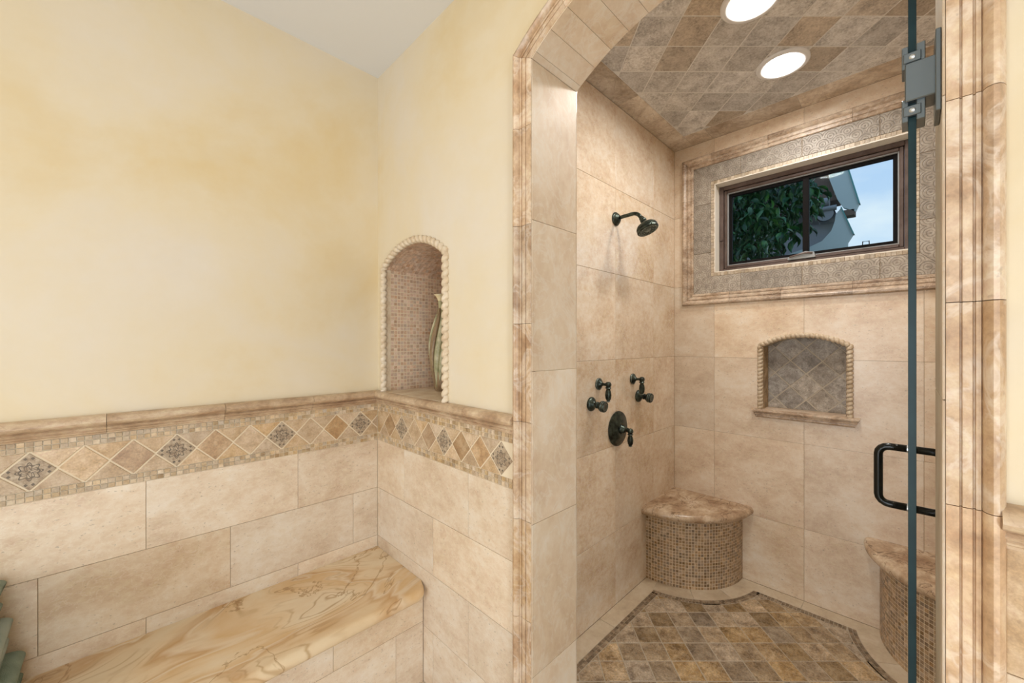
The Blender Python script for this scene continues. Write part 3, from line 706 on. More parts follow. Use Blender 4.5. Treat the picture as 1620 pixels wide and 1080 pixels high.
# ---- shower shell
sf = MB().box(XB2, XS + .1, YR - .1, YS + .1, -.12, -.0022).build('floor_shower', 'grout_m'); tag(sf, kind='structure')
sc_ = MB().box(XB2, XS + .1, YR - .1, YS + .1, ZSC + .0022, ZSC + .12).build('ceiling_shower', 'grout_c'); tag(sc_, kind='structure')
wsl = panel(FSL, XB2, XS + .1, -.1, ZSC + .01, -.0016, -.1, 'wall_shower_left', 'mortar'); tag(wsl, kind='structure')
wsr = panel(FSR, XB2, XS + .1, -.1, ZSC + .01, -.0016, -.1, 'wall_shower_right', 'mortar'); tag(wsr, kind='structure')
WO = (-.010, .842, 1.810, 2.350)                                    # window opening: y0,y1,z0,z1
NS = (.222, .588, 1.003, arc_fn(.222, .588, 1.357, .050))           # shower niche
win_op = (WO[0], WO[1], WO[2], lambda u: WO[3])
wsb = col_mesh(FSB, columns(YR - .1, YS + .1, -.1, ZSC + .01, [(NS[0] - .004, NS[1] + .004, NS[2] - .004, lambda u: NS[3](min(max(u, NS[0]), NS[1])) + .004), win_op]), -.0016, -.16).build('wall_shower_back', 'mortar', fix=False); tag(wsb, kind='structure')
# wall tiles
BW = .195
win_hole = (WO[0] - BW, WO[1] + BW, WO[2] - BW, lambda u: WO[3] + BW)
ZR = SROW + [2.190, ZSC]
for z0, z1 in zip(ZR, ZR[1:]):
    us = [XB2, 1.416, 1.853, 2.290, XS]
    for a, b in zip(us, us[1:]): tile_rect(FSL, a, b, z0, z1, 'wall_tile', 'trav_gloss', wsl)
    for a, b in zip(us, us[1:]): tile_rect(FSR, a, b, z0, z1, 'wall_tile', 'trav_gloss', wsr)
    us = [YR, -.0465, .397, .8456, YS]
    for a, b in zip(us, us[1:]): tile_rect(FSB, a, b, z0, z1, 'wall_tile', 'trav', wsb, holes=[NS, win_hole])
# inner face of the arch wall, inside the shower
for u0, u1 in ((YR, JR), (JL, YS)):
    for z0, z1 in zip(ZR, ZR[1:]): tile_rect(Frame(FBI.o + FBI.N * .004, FBI.U, FBI.V, FBI.N), u0, u1, z0, min(z1, ZSC), 'wall_tile', 'trav_gloss', wall_mid, th=.004)
tile_rect(Frame(FBI.o + FBI.N * .004, FBI.U, FBI.V, FBI.N), JR, JL, SPR, ZSC, 'wall_tile', 'trav_gloss', wall_mid, th=.004, holes=[arch_op])

# ---- shower ceiling: diagonal field and border
DR = (math.cos(TH), math.sin(TH)); LR = (math.sin(TH), -math.cos(TH))   # the tiles are laid on the diagonal
def dl(d, l): return (d * DR[0] + l * LR[0], d * DR[1] + l * LR[1])
def diag_field(F, regf, d0, l0, p, name, mat, parent, gap, dmin, dmax, lmin, lmax, th=.006, ch=.0025, bumpy=.0012):
    i0, i1 = math.floor((dmin - d0) / p), math.ceil((dmax - d0) / p); j0, j1 = math.floor((lmin - l0) / p), math.ceil((lmax - l0) / p)
    for i in range(i0, i1):
        for j in range(j0, j1):
            a, b, c, e = d0 + i * p + gap, d0 + (i + 1) * p - gap, l0 + j * p + gap, l0 + (j + 1) * p - gap
            poly = regf([dl(a, c), dl(a, e), dl(b, e), dl(b, c)])
            if poly and len(poly) > 2 and abs(area2(poly)) > .0004: poly_tile(F, poly, name, mat, parent, th, ch, n0=random.uniform(-bumpy, 0))
CB = (XB2 + .004, XS - .152, YR + .12, YS - .122)
diag_field(FCE, lambda p: clip_convex(p, rect(*CB)), 1.523, .812 - .155 * 4, .155, 'ceiling_tile', 'ceil_stone', sc_, .0022, .5, 2.8, -.3, 2.2)
us = [XB2, 1.42, 1.87, 2.32, XS]
for a, b in zip(us, us[1:]):
    for v0, v1 in ((YS - .12, YS), (YR, YR + .118)): tile_rect(FCE, a, b, v0, v1, 'border_tile', 'ceil_border', sc_)
us = [YR + .118, -.04, .405, .85, YS - .12]
for a, b in zip(us, us[1:]): tile_rect(FCE, XS - .15, XS, a, b, 'border_tile', 'ceil_border', sc_)

# ---- shower floor: cream border, mosaic band, diagonal field
SEAT_R = .402; BWD = .085; MW = .032
CL = (XS, YS); CR = (XS, YR)
def floor_region(inset):
    r = SEAT_R + inset
    def f(p):
        p = clip_convex(p, rect(XB2 + inset, XS - inset, YR + inset, YS - inset))
        if len(p) > 2: p = push_disc(p, *CL, r)
        if p and len(p) > 2: p = push_disc(p, *CR, r)
        return p
    return f
diag_field(FFL, floor_region(BWD + MW + .002), 1.8145, .4835, .1035, 'floor_tile', 'tumbled', sf, .0017, .5, 2.9, -.5, 2.4)
reg = floor_region(.001)
bl = []
for a, b in ((XB2, 1.24), (1.24, 1.70), (1.70, 2.200)):
    bl.append([(a, YS), (b, YS), (b, YS - BWD), (a, YS - BWD)]); bl.append([(a, YR), (b, YR), (b, YR + BWD), (a, YR + BWD)])
for a, b in ((.088, .397), (.397, .702)): bl.append([(XS, a), (XS, b), (XS - BWD, b), (XS - BWD, a)])
for a, b in ((YR + BWD, .16), (.16, .55), (.55, YS - BWD)): bl.append([(XB2, a), (XB2, b), (XB2 + BWD, b), (XB2 + BWD, a)])
for p in bl:
    c = (sum(x for x, y in p) / 4, sum(y for x, y in p) / 4); q = [(x - math.copysign(.0009, x - c[0]), y - math.copysign(.0009, y - c[1])) for x, y in p]
    poly_tile(FFL, q, 'border_tile', 'border', sf, ch=.0008)
def arc_piece(C, a0, a1, r0, r1, n=8):
    return [(C[0] + r0 * math.cos(a0 + (a1 - a0) * k / n), C[1] + r0 * math.sin(a0 + (a1 - a0) * k / n)) for k in range(n + 1)] + \
           [(C[0] + r1 * math.cos(a1 + (a0 - a1) * k / n), C[1] + r1 * math.sin(a1 + (a0 - a1) * k / n)) for k in range(n + 1)]
AA = math.asin(BWD / (SEAT_R + BWD)) * .62
for C, s0 in ((CL, PI), (CR, PI / 2)):
    cuts = [s0 + .02, s0 + .30, s0 + PI / 4, s0 + PI / 2 - .30, s0 + PI / 2 - .02]
    cuts = [s0 + .16, s0 + .60, s0 + 1.02, s0 + PI / 2 - .16]
    for a, b in zip(cuts, cuts[1:]):
        p = arc_piece(C, a + .002, b - .002, SEAT_R - .004, SEAT_R + BWD - .001)
        poly_tile(FFL, p, 'border_tile', 'border', sf, ch=.0008, n0=.0006)
mbm = MB()
def band_piece(p, q):
    n = len(p); mbm.add([FFL.p(u, v, -.0008) for u, v in p] + [FFL.p(u, v, -.005) for u, v in p], [tuple(range(n))] + [(k, n + k, n + (k + 1) % n, (k + 1) % n) for k in range(n)])
pm = .0165
def band_line(x0, y0, x1, y1, nx, ny):
    L = math.hypot(x1 - x0, y1 - y0); n = int(L / pm); dx, dy = (x1 - x0) / n, (y1 - y0) / n
    for i in range(n):
        for j in range(2):
            g = .07; a, b = i + g, i + 1 - g; o0, o1 = j * MW / 2 + .001, (j + 1) * MW / 2 - .001
            p = [(x0 + dx * a + nx * o0, y0 + dy * a + ny * o0), (x0 + dx * b + nx * o0, y0 + dy * b + ny * o0), (x0 + dx * b + nx * o1, y0 + dy * b + ny * o1), (x0 + dx * a + nx * o1, y0 + dy * a + ny * o1)]
            if min(math.hypot(p[0][0] - C[0], p[0][1] - C[1]) for C in (CL, CR)) > SEAT_R + BWD + MW * .7: band_piece(p, None)
band_line(XB2 + BWD, YS - BWD, XS - BWD, YS - BWD, 0, -1); band_line(XB2 + BWD, YR + BWD, XS - BWD, YR + BWD, 0, 1)
band_line(XS - BWD, YR + BWD, XS - BWD, YS - BWD, -1, 0); band_line(XB2 + BWD, YR + BWD, XB2 + BWD, YS - BWD, 1, 0)
for C, s0 in ((CL, PI), (CR, PI / 2)):
    for j in range(2):
        r0, r1 = SEAT_R + BWD + j * MW / 2 + .001, SEAT_R + BWD + (j + 1) * MW / 2 - .001; n = int(r0 * PI / 2 / pm)
        for i in range(n):
            a0, a1 = s0 + PI / 2 * (i + .07) / n, s0 + PI / 2 * (i + .93) / n
            p = [(C[0] + r * math.cos(a), C[1] + r * math.sin(a)) for r, a in ((r0, a0), (r1, a0), (r1, a1), (r0, a1))]
            if all(x < XS - BWD + .004 and YR + BWD - .004 < y < YS - BWD + .004 for x, y in p): band_piece(p, None)
tag(mbm.build('floor_mosaic_band', 'mosaic_floor', sf), kind='stuff')

# ---- window: stone surround, relief tiles, mosaic, frame, glass
y0, y1, z0, z1 = WO
wt = empty('trim_6'); tag(wt, kind='structure')
WP = [(0, -.004), (0, .006), (.004, .010), (.013, .010), (.016, .007), (.020, .007), (.024, .012), (.034, .0135), (.037, .010), (.041, .010), (.045, .017), (.054, .0215), (.063, .020), (.068, .014), (.070, .004), (.070, -.004)]
i0, i1, j0, j1 = y0 - .125, y1 + .125, z0 - .125, z1 + .125
def wtrim(pA, pB, mA, mB):
    rows = [[FSB.p(P[0] + m[0] * p, P[1] + m[1] * p, n) for p, n in WP] for P, m in ((pA, mA), (pB, mB))]
    MB().rings(rows).build('trim_block', 'wintrim', wt, smooth=35, loc=tuple((Vector(rows[0][4]) + Vector(rows[1][4])) / 2))
def run(vals, fixed, horiz, out):
    for k, (a, b) in enumerate(zip(vals, vals[1:])):
        ga, gb = a + .0005, b - .0005
        ma = (-1 if k == 0 else 0); mb_ = (1 if k == len(vals) - 2 else 0)
        if horiz: wtrim((ga, fixed), (gb, fixed), (ma, out), (mb_, out))
        else: wtrim((fixed, ga), (fixed, gb), (out, ma), (out, mb_))
run([i0, .20, .50, .76, i1], j0, True, -1); run([i0, .20, .56, .86, i1], j1, True, 1)
run([j0, 2.02, 2.28, j1], i1, False, 1); run([j0, 2.02, 2.28, j1], i0, False, -1)
bi0, bi1, bj0, bj1 = y0 - .022, y1 + .022, z0 - .022, z1 + .022
def band_tiles(vals, lo, hi, horiz, mat):
    for k, (a, b) in enumerate(zip(vals, vals[1:])):
        g = .001; A0 = B0 = 0; wd = .101
        first, last = k == 0, k == len(vals) - 2
        inner_is_hi = hi in (bj0, bi0)
        inn, out = (hi, lo) if inner_is_hi else (lo, hi); s_ = -1 if inner_is_hi else 1
        inn += s_ * g; out -= s_ * g
        ai = a + g + (wd if first else 0); bi = b - g - (wd if last else 0); ao, bo = a + g + (.0015 if first else 0), b - g - (.0015 if last else 0)
        p = [(ao, out), (bo, out), (bi, inn), (ai, inn)]
        if not horiz: p = [(v, u) for u, v in p]
        poly_tile(FSB, p, 'relief_tile', mat, wsb, th=.006, ch=.001, n0=.004)
band_tiles([i0, .10, .405, .70, i1], j0, bj0, True, 'orn_h'); band_tiles([i0, .10, .405, .70, i1], bj1, j1, True, 'orn_h')
band_tiles([j0, 1.936, 2.24, j1], bi1, i1, False, 'orn_v'); band_tiles([j0, 1.936, 2.24, j1], i0, bi0, False, 'orn_v')
panel(FSB, i0 - .07, i1 + .07, j0 - .07, z0, .001, -.004, 'grout', 'mortar', wsb); panel(FSB, i0 - .07, i1 + .07, z1, j1 + .07, .001, -.004, 'grout', 'mortar', wsb)
panel(FSB, i0 - .07, y0, z0, z1, .001, -.004, 'grout', 'mortar', wsb); panel(FSB, y1, i1 + .07, z0, z1, .001, -.004, 'grout', 'mortar', wsb)
FSM = Frame(FSB.o + FSB.N * .0045, FSB.U, FSB.V, FSB.N)
for r in ((bi0, bi1, bj0, z0), (bi0, bi1, z1, bj1), (bi0, y0, z0, z1), (y1, bi1, z0, z1)):
    tag(mosaic_mesh(FSM, *r, .0185).build('window_mosaic', 'mosaic_win', wsb, fix=False), kind='stuff')
RD = .068                                                           # reveal depth to the frame
mb = MB(); xr0, xr1 = XS - .004, XS + .17
mb.box(xr0, xr1, y1 - .003, y1 + .003, z0, z1); mb.box(xr0, xr1, y0 - .003, y0 + .003, z0, z1)
mb.box(xr0, xr1, y0, y1, z1 - .003, z1 + .003); mb.box(xr0, xr1, y0, y1, z0 - .003, z0 + .003)
mb.build('window_reveal', 'reveal', wsb)
win = empty('window_1', (XS + RD, (y0 + y1) / 2, z0)); tag(win, kind='structure'); wl0 = Vector(win.location)
def ring_frame(xa, xb, ya, yb, za, zb, w_, c=.003, wt_=None):
    m = MB(); wt_ = wt_ or w_
    m.bbox(xa, xb, ya, ya + w_, za, zb, c); m.bbox(xa, xb, yb - w_, yb, za, zb, c)
    m.bbox(xa, xb, ya + w_ - .001, yb - w_ + .001, za, za + wt_, c); m.bbox(xa, xb, ya + w_ - .001, yb - w_ + .001, zb - wt_, zb, c)
    m.v = [tuple(Vector(p) - wl0) for p in m.v]; return m
xa = XS + RD
ring_frame(xa, xa + .075, y0 + .003, y1 - .003, z0 + .003, z1 - .003, .024).build('window_frame', 'winframe', win)
ring_frame(xa + .010, xa + .06, y0 + .0275, y1 - .0275, z0 + .0275, z1 - .0275, .018, .004).build('sash', 'winframe', win)
ring_frame(xa + .018, xa + .05, y0 + .0445, y1 - .0445, z0 + .0445, z1 - .0445, .006, .001).build('glazing_bead', 'winbead', win)
ring_frame(xa + .030, xa + .05, y0 + .0495, y1 - .0495, z0 + .0495, z1 - .0495, .018, .001).build('gasket', 'winseal', win)
def wbox(name, mat, *a, c=.002):
    m = MB().bbox(*a, c); m.v = [tuple(Vector(p) - wl0) for p in m.v]; return m.build(name, mat, win)
ym = .404
wbox('mullion', 'winseal', xa + .024, xa + .052, ym - .014, ym + .014, z0 + .066, z1 - .066)
wbox('pane', 'pane', xa + .040, xa + .044, y0 + .062, ym - .010, z0 + .062, z1 - .062, c=.0005)
wbox('pane', 'pane', xa + .040, xa + .044, ym + .010, y1 - .062, z0 + .062, z1 - .062, c=.0005)
# crank: sloped housing with the folded handle
m = MB(); yc = .418
A = [(yc - .062, z0 + .030), (yc + .062, z0 + .030), (yc + .060, z0 + .044), (yc + .030, z0 + .052), (yc - .018, z0 + .066), (yc - .056, z0 + .058)]
m.rings([[(xa - .018, y, z) for y, z in A], [(xa + .014, y, z) for y, z in A]]); m.v = [tuple(Vector(p) - wl0) for p in m.v]
crank = m.build('crank_housing', 'winbead', win)
m = MB().tube([(xa - .020, yc - .050, z0 + .052), (xa - .026, yc - .02, z0 + .055), (xa - .026, yc + .035, z0 + .046), (xa - .024, yc + .052, z0 + .042)], .0045, 8); m.v = [tuple(Vector(p) - wl0) for p in m.v]
m.build('crank_handle', 'winframe', crank, smooth=True)
for yc in (.700, .155):
    m = MB(); za = z0 + .052
    m.tube([(xa + .004, yc - .013, za), (xa + .004, yc + .013, za), (xa + .004, yc + .012, za + .026), (xa + .004, yc - .012, za + .026)], .0026, 6, True)
    m.v = [tuple(Vector(p) - wl0) for p in m.v]; m.build('sash_clip', 'winseal', win)
m = MB().bbox(xa - .006, xa + .002, y1 - .027, y1 - .008, z0 + .20, z0 + .34, .002); m.v = [tuple(Vector(p) - wl0) for p in m.v]; m.build('lock_lever', 'winframe', win)

# ---- shower niche
ns_l = niche_lining('niche_lining', FSB, NS, .1135, 'grout_m', wsb, -.002)
FNK = Frame((XS + .115 - .003, 0, 0), (0, 1, 0), (0, 0, 1), (-1, 0, 0))
reg_n = [(NS[0], NS[2])] + [(NS[0] + (NS[1] - NS[0]) * k / 16, NS[3](NS[0] + (NS[1] - NS[0]) * k / 16)) for k in range(17)] + [(NS[1], NS[2])]
reg_n = dedupe(reg_n)
pd = .1025
for i in range(-4, 8):
    for j in range(-8, 8):
        q = [(a * .7071 * pd, b * .7071 * pd) for a, b in ((i - j, i + j), (i + 1 - j, i + 1 + j), (i + 1 - j - 1, i + 1 + j + 1), (i - j - 1, i + j + 1))]
        cx, cy_ = sum(p[0] for p in q) / 4, sum(p[1] for p in q) / 4
        q = [(.405 + cx + (x - cx) * .965, 1.06 + cy_ + (y - cy_) * .965) for x, y in q]
        q = clip_convex(q, reg_n)
        if q: poly_tile(FNK, q, 'niche_tile', 'niche_stone', wsb, th=.005, ch=.002, n0=random.uniform(-.001, 0))
for ya_, F in ((NS[1], Frame((XS, NS[1] - .003, 0), (1, 0, 0), (0, 0, 1), (0, -1, 0))), (NS[0], Frame((XS, NS[0] + .003, 0), (1, 0, 0), (0, 0, 1), (0, 1, 0)))):
    tile_rect(F, .001, .111, NS[2], 1.355, 'niche_side_tile', 'tumbled', wsb, th=.003)
tag(rope(FSB, arch_path(NS[0] - .012, NS[1] + .012, 1.004, arc_fn(NS[0] - .012, NS[1] + .012, 1.362, .056)), .0145, .0215, .5, 'trim_7', 'rope2', None, n0=.003, lobes=1), kind='structure')
SP = [(-.11, 1.004), (.016, 1.004), (.024, 1.000), (.027, .993), (.024, .986), (.018, .984), (.0175, .981), (.021, .978), (.0205, .974), (.015, .972), (.0145, .968), (.016, .964), (.012, .958), (.004, .955), (-.005, .955), (-.005, .99), (-.11, .99)]
rows = []
for yy, sg in ((.170, 1), (.640, -1)):
    rows.append([FSB.p(yy + sg * ((1.004 - z) * .45 if n > -.01 and z < 1.0 else 0), z, n) if n > -.02 else FSB.p(NS[0] + .003 if sg > 0 else NS[1] - .003, z, n) for n, z in SP])
o = MB().rings(rows).build('trim_8', 'wintrim', None, smooth=35, loc=(XS, .405, .98)); tag(o, kind='structure')

# ================================================================== THINGS
# ---- bench along the left wall
bench = empty('bench', (0, 1.58, 0)); tag(bench, 'golden swirled stone bench with rounded front edge along the cream wall', 'bench'); BO = Vector(bench.location)
BT = .404; BF = 1.348; BX0 = -1.25
lay = [(.014, BT - .044), (.005, BT - .040), (0.0, BT - .031), (0.0, BT - .022), (.003, BT - .011), (.010, BT - .003), (.020, BT), (.030, BT)]
rows = []
for d, z in lay:
    r = [(BX0, YA - .004, z), (XB - .0045, YA - .004, z)]
    cx = XB - .0045 - .05; cy_ = BF + .062
    for k in range(9):
        a = PI / 2 * k / 8; r.append((cx + .05 * math.cos(a) - d * math.sin(a) * math.cos(a), cy_ - (.062 - d) * math.sin(a), z))
    r.append((BX0, BF + d, z)); rows.append([tuple(Vector(p) - BO) for p in r])
MB().rings(rows).build('slab', 'slab', bench, smooth=40)
FBR = Frame((0, 1.395 - 1.58, 0), (1, 0, 0), (0, 0, 1), (0, -1, 0))
panel(FBR, BX0 + .002, XB - .0055, 0, BT - .042, -.0012, -.39, 'riser_core', 'mortar', bench)
for z0_, z1_, js in ((.245, BT - .043, [.05, .52]), (.0, .245, [-.18, .285, .755])):
    us = [BX0] + [-1.25 + .001] * 0 + [j for j in [js[0] - .4655 * 2, js[0] - .4655] if j > BX0 + .05] + js + [XB - .0055]
    for a, b in zip(us, us[1:]): tile_rect(FBR, a, b, z0_, z1_, 'riser_tile', 'trav', bench)

# ---- folded towels stacked on the bench
def towel(z0_, h, x1, wx, mat, label, tilt, seed):
    o = empty('folded_towel', (x1 - wx / 2, 1.63, z0_)); tag(o, label, 'towel', 'towels stacked on the bench')
    o.rotation_euler[2] = tilt; nl = 2
    for L in range(nl):
        m = MB(); hh = h / nl; zc_ = hh * (L + .5); rows = []; rr_ = hh * .5
        dx = .006 * (L % 2); hw = wx / 2; ends = [(1 - math.cos(PI / 2 * q / 7)) * rr_ for q in range(8)]
        xs_ = [-hw + e for e in ends] + [-hw + rr_ + (wx - 2 * rr_) * q / 12 for q in range(1, 12)] + [hw - e for e in ends[::-1]]
        for x in xs_:
            e = min(1, (hw - abs(x)) / rr_); k = max(math.sqrt(max(0, 1 - (1 - e) ** 2)), .03); row = []
            for q in range(24):
                a = 2 * PI * q / 24; sx = math.copysign(abs(math.cos(a)) ** .35, math.cos(a)); sz = math.copysign(abs(math.sin(a)) ** .7, math.sin(a))
                ns = mnoise.noise(Vector((x * 14, sx * 2 + seed, sz * 1.5 + L * 3))) * .006
                row.append((x + dx + ns * .4, sx * (.15 + ns) * (.95 + .05 * k), zc_ + sz * hh * .485 * k * (1 - abs(ns) * 12)))
            rows.append(row)
        m.rings(rows).build('fold', mat, o, smooth=True)
    return o
towel(BT, .118, -.196, .34, 'sage', 'dark sage green towel lying directly on the stone bench', 0.0, 1)
towel(BT + .118, .10, -.217, .33, 'sage_l', 'pale sage towel lying between two other folded towels', 0.02, 5)
towel(BT + .218, .115, -.232, .31, 'sage', 'sage green towel on top of the towel stack', -.01, 9)

# ---- shower seats in the back corners
def seat(C, s0, label):
    o = empty('corner_bench', (C[0], C[1], 0)); tag(o, label, 'seat', 'corner seats in the shower')
    g = .002; R = .458; zt = .432; zb = .385
    prof = [(.0, zb), (R - .03, zb), (R - .012, zb + .004), (R - .003, zb + .013), (R, zb + .024), (R - .003, zb + .035), (R - .012, zb + .044), (R - .024, zt), (.0, zt)]
    MB().lathe(prof, (0, 0, 0), (0, 0, 1), 40, s0, s0 + PI / 2, (1, 0, 0)).build('seat_slab', 'seat', o, smooth=40)
    MB().lathe([(0, 0), (SEAT_R - .0019, 0), (SEAT_R - .0019, zb), (0, zb)], (0, 0, 0), (0, 0, 1), 40, s0, s0 + PI / 2, (1, 0, 0)).build('seat_core', 'grout_l', o)
    m = MB(); nc, nr = 38, 23
    for i in range(nc):
        for j in range(nr):
            a0, a1 = s0 + PI / 2 * (i + .09) / nc, s0 + PI / 2 * (i + .91) / nc; z0_, z1_ = zb * (j + .09) / nr, zb * (j + .91) / nr
            P = [(r * math.cos(a), r * math.sin(a), z) for r in (SEAT_R - .001, SEAT_R - .005) for a, z in ((a0, z0_), (a1, z0_), (a1, z1_), (a0, z1_))]
            m.add(P, [(0, 1, 2, 3), (0, 4, 5, 1), (2, 6, 7, 3), (0, 3, 7, 4), (1, 5, 6, 2)])
    tag(m.build('seat_mosaic', 'mosaic_dark', o), kind='stuff')
    return o
seat(CL, PI, 'quarter-round mosaic corner seat with brown stone top, under the shower valves')
seat(CR, PI / 2, 'quarter-round mosaic corner seat with brown stone top, beside the door handle')

# ---- recessed ceiling lights
def can_light(x, y, zc_, label, lens, group, suffix=''):
    o = empty('recessed_light' + suffix, (x, y, zc_)); tag(o, label, 'ceiling light', group)
    MB().lathe([(.102, 0.004), (.102, -.004), (.098, -.0075), (.090, -.009), (.078, -.008), (.074, -.004), (.073, .004)], (0, 0, 0), (0, 0, 1), 48).build('trim_ring', 'ring', o, smooth=50)
    MB().lathe([(.0, -.0005), (.0735, -.0005)], (0, 0, 0), (0, 0, 1), 40).build('lens' + suffix, lens, o)
    return o
can_light(2.122, .404, ZSC, 'round recessed light in the shower ceiling, beside the window', 'lens', 'recessed shower lights')
can_light(1.648, .410, ZSC, 'round recessed light in the shower ceiling, farther from the window', 'lens', 'recessed shower lights')
can_light(.22, .85, ZC, 'added round recessed light, unseen, in the white room ceiling in front of the bench', 'lens_room', 'added room lights', '_bench_added_offscreen')  # unseen room lamps, added for the overhead light that shades the rail
can_light(.10, -.8, ZC, 'added round recessed light, unseen, in the white room ceiling away from the bench', 'lens_room', 'added room lights', '_entry_added_offscreen')

# ---- shower head
sh = empty('showerhead', (1.850, YS, 2.028)); tag(sh, 'dark bronze shower head on a bent arm on the polished stone wall', 'shower head')
MB().lathe([(0, -.001), (.034, -.001), (.036, .004), (.033, .009), (.028, .011), (.027, .016), (.019, .022), (.013, .026), (.0, .027)], (0, 0, 0), (0, -1, 0), 28).build('flange', 'bronze', sh, smooth=40)
arm = [(0, -.01, 0), (0, -.05, .0035), (0, -.100, .005)] + [(0, -.100 - .045 * math.sin(a), .005 - .045 * (1 - math.cos(a))) for a in (.2, .4, .6, .8, .95)]
dv = Vector((0, -math.cos(.95), -math.sin(.95))); p0 = Vector(arm[-1]); arm.append(tuple(p0 + dv * .018))
MB().tube(arm, .0095, 12).build('arm', 'bronze', sh, smooth=True)
b0 = p0 + dv * .014
MB().lathe([(0, 0), (.0115, 0), (.013, .004), (.011, .007), (.0145, .012), (.0165, .019), (.0145, .026), (.012, .029), (.0, .029)], b0, dv, 20).build('ball_joint', 'bronze', sh, smooth=40)
h0 = b0 + dv * .026; hd = Vector((.02, -.40, -.915)).normalized()
head = MB().lathe([(0, 0), (.012, 0), (.016, .006), (.028, .012), (.043, .020), (.050, .028), (.0525, .036), (.050, .040), (.053, .044), (.053, .052), (.049, .056), (.046, .053), (.0, .053)], h0, hd, 36).build('head', 'bronze', sh, smooth=35)
MB().lathe([(.044, .0), (.046, .002), (.044, .0035), (.041, .0025)], h0 + hd * .0525, hd, 36).build('face_rim', 'bronze_edge', head, smooth=True)
m = MB(); hx = hd.orthogonal().normalized(); hy = hd.cross(hx)
for rr, n in ((.036, 16), (.024, 10), (.012, 6)):
    for k in range(n):
        a = 2 * PI * k / n; m.lathe([(0, .006), (.0022, .0055), (.003, 0)], h0 + hd * .0525 + (hx * math.cos(a) + hy * math.sin(a)) * rr, hd, 6)
m.build('nozzles', 'bronze_edge', head)
MB().lathe([(.0, .004), (.012, .003), (.0165, .0)], h0 + hd * .0525, hd, 20).build('face_boss', 'bronze_edge', head, smooth=True)
MB().tube([h0 + hd * .048 + hx * .05, h0 + hd * .048 + hx * .062], .003, 8).build('spray_tab', 'bronze', head)

# ---- volume lever handles, body sprays and the main valve on the left shower wall
def lever(parent, hub, length, r):
    x, y, z = hub
    MB().lathe([(0, -.017), (.009, -.015), (.0145, -.006), (.0145, .006), (.009, .015), (0, .017)], hub, (1, 0, 0), 16).build('hub', 'bronze', parent, smooth=True)
    lv = MB().lathe([(0, -.006), (r * .45, -.006), (r * .5, .002), (r * .95, .010), (r * .7, .014), (r * .62, .018), (r * .85, length * .35), (r, length * .55), (r * .85, length * .78), (r * .5, length * .90), (r * .42, length * .93), (r * .5, length * .96), (r * .3, length), (0, length + .001)], (x, y, z - .006), (0, 0, -1), 16).build('lever', 'bronze', parent, smooth=35)
    MB().lathe([(r * .56, 0), (r * .72, .0015), (r * .56, .003)], (x, y, z - .006 - length * .92), (0, 0, -1), 14).build('tip_ring', 'bronze_edge', lv, smooth=True)
    MB().lathe([(r * .7, 0), (r * 1.02, .0015), (r * .7, .003)], (x, y, z - .006 - .009), (0, 0, -1), 14).build('collar', 'bronze_edge', lv, smooth=True)
def vol_handle(x, z, label):
    o = empty('valve_handle', (x, YS, z)); tag(o, label, 'handle', 'volume levers on the shower wall')
    MB().lathe([(0, -.001), (.028, -.001), (.030, .003), (.0275, .007), (.021, .010), (.017, .015), (.010, .021), (.007, .028), (.007, .050), (0, .051)], (0, 0, 0), (0, -1, 0), 24).build('escutcheon', 'bronze', o, smooth=40)
    MB().lathe([(.0285, .0052), (.0300, .0062), (.0275, .0078)], (0, 0, 0), (0, -1, 0), 24).build('worn_rim', 'bronze_edge', o, smooth=True)
    lever(o, (0, -.056, 0), .080, .0158)
vol_handle(1.689, 1.173, 'small bronze lever handle on the shower wall, farther from the window wall')
vol_handle(2.032, 1.177, 'small bronze lever handle on the shower wall, nearer the window wall')
def body_spray(x, z, label):
    o = empty('body_spray', (x, YS, z)); tag(o, label, 'body spray', 'body sprays on the shower wall')
    MB().lathe([(0, -.001), (.033, -.001), (.035, .004), (.033, .010), (.026, .016), (.018, .022), (.0125, .028), (.0115, .036), (.0, .037)], (0, 0, 0), (0, -1, 0), 26).build('escutcheon', 'bronze', o, smooth=40)
    d = Vector((.06, -1, -.14)).normalized()
    hd_ = MB().lathe([(0, 0), (.012, 0), (.0165, .004), (.0165, .009), (.013, .012), (.0175, .018), (.0255, .027), (.0265, .034), (.0245, .037), (.0265, .040), (.0265, .047), (.0235, .051), (.0, .049)], (0, -.031, 0), d, 26).build('spray_head', 'bronze', o, smooth=35)
    for k, (r, hh) in enumerate(((.0268, .0335), (.0268, .042), (.0235, .050))):
        MB().lathe([(r - .001, -.0012), (r + .0006, 0), (r - .001, .0012)], Vector((0, -.031, 0)) + d * hh, d, 26).build('worn_ring', 'bronze_edge', hd_, smooth=True)
    MB().lathe([(.013, 0), (.015, .0015), (.017, 0)], Vector((0, -.031, 0)) + d * .0495, d, 20).build('face_ring', 'bronze_edge', hd_, smooth=True)
body_spray(1.622, 1.080, 'round bronze body spray on the shower wall, farther from the window wall')
body_spray(2.096, 1.076, 'round bronze body spray on the shower wall, just below a lever near the window wall')
mv = empty('mixing_valve', (1.868, YS, .925)); tag(mv, 'large round bronze mixing valve plate with a single lever', 'valve')
MB().lathe([(0, -.001), (.088, -.001), (.092, .003), (.091, .008), (.084, .012), (.074, .014), (.069, .019), (.052, .021), (.047, .025), (.034, .026), (.0, .027)], (0, 0, 0), (0, -1, 0), 44).build('plate', 'bronze', mv, smooth=40)
MB().lathe([(0, 0), (.026, 0), (.026, .004), (.022, .008), (.019, .018), (.015, .024), (.012, .026), (.012, .034), (.009, .044), (.0, .045)], (0, -.025, 0), (0, -1, 0), 26).build('stem', 'bronze', mv, smooth=40)
lever(mv, (0, -.076, -.004), .074, .0155)

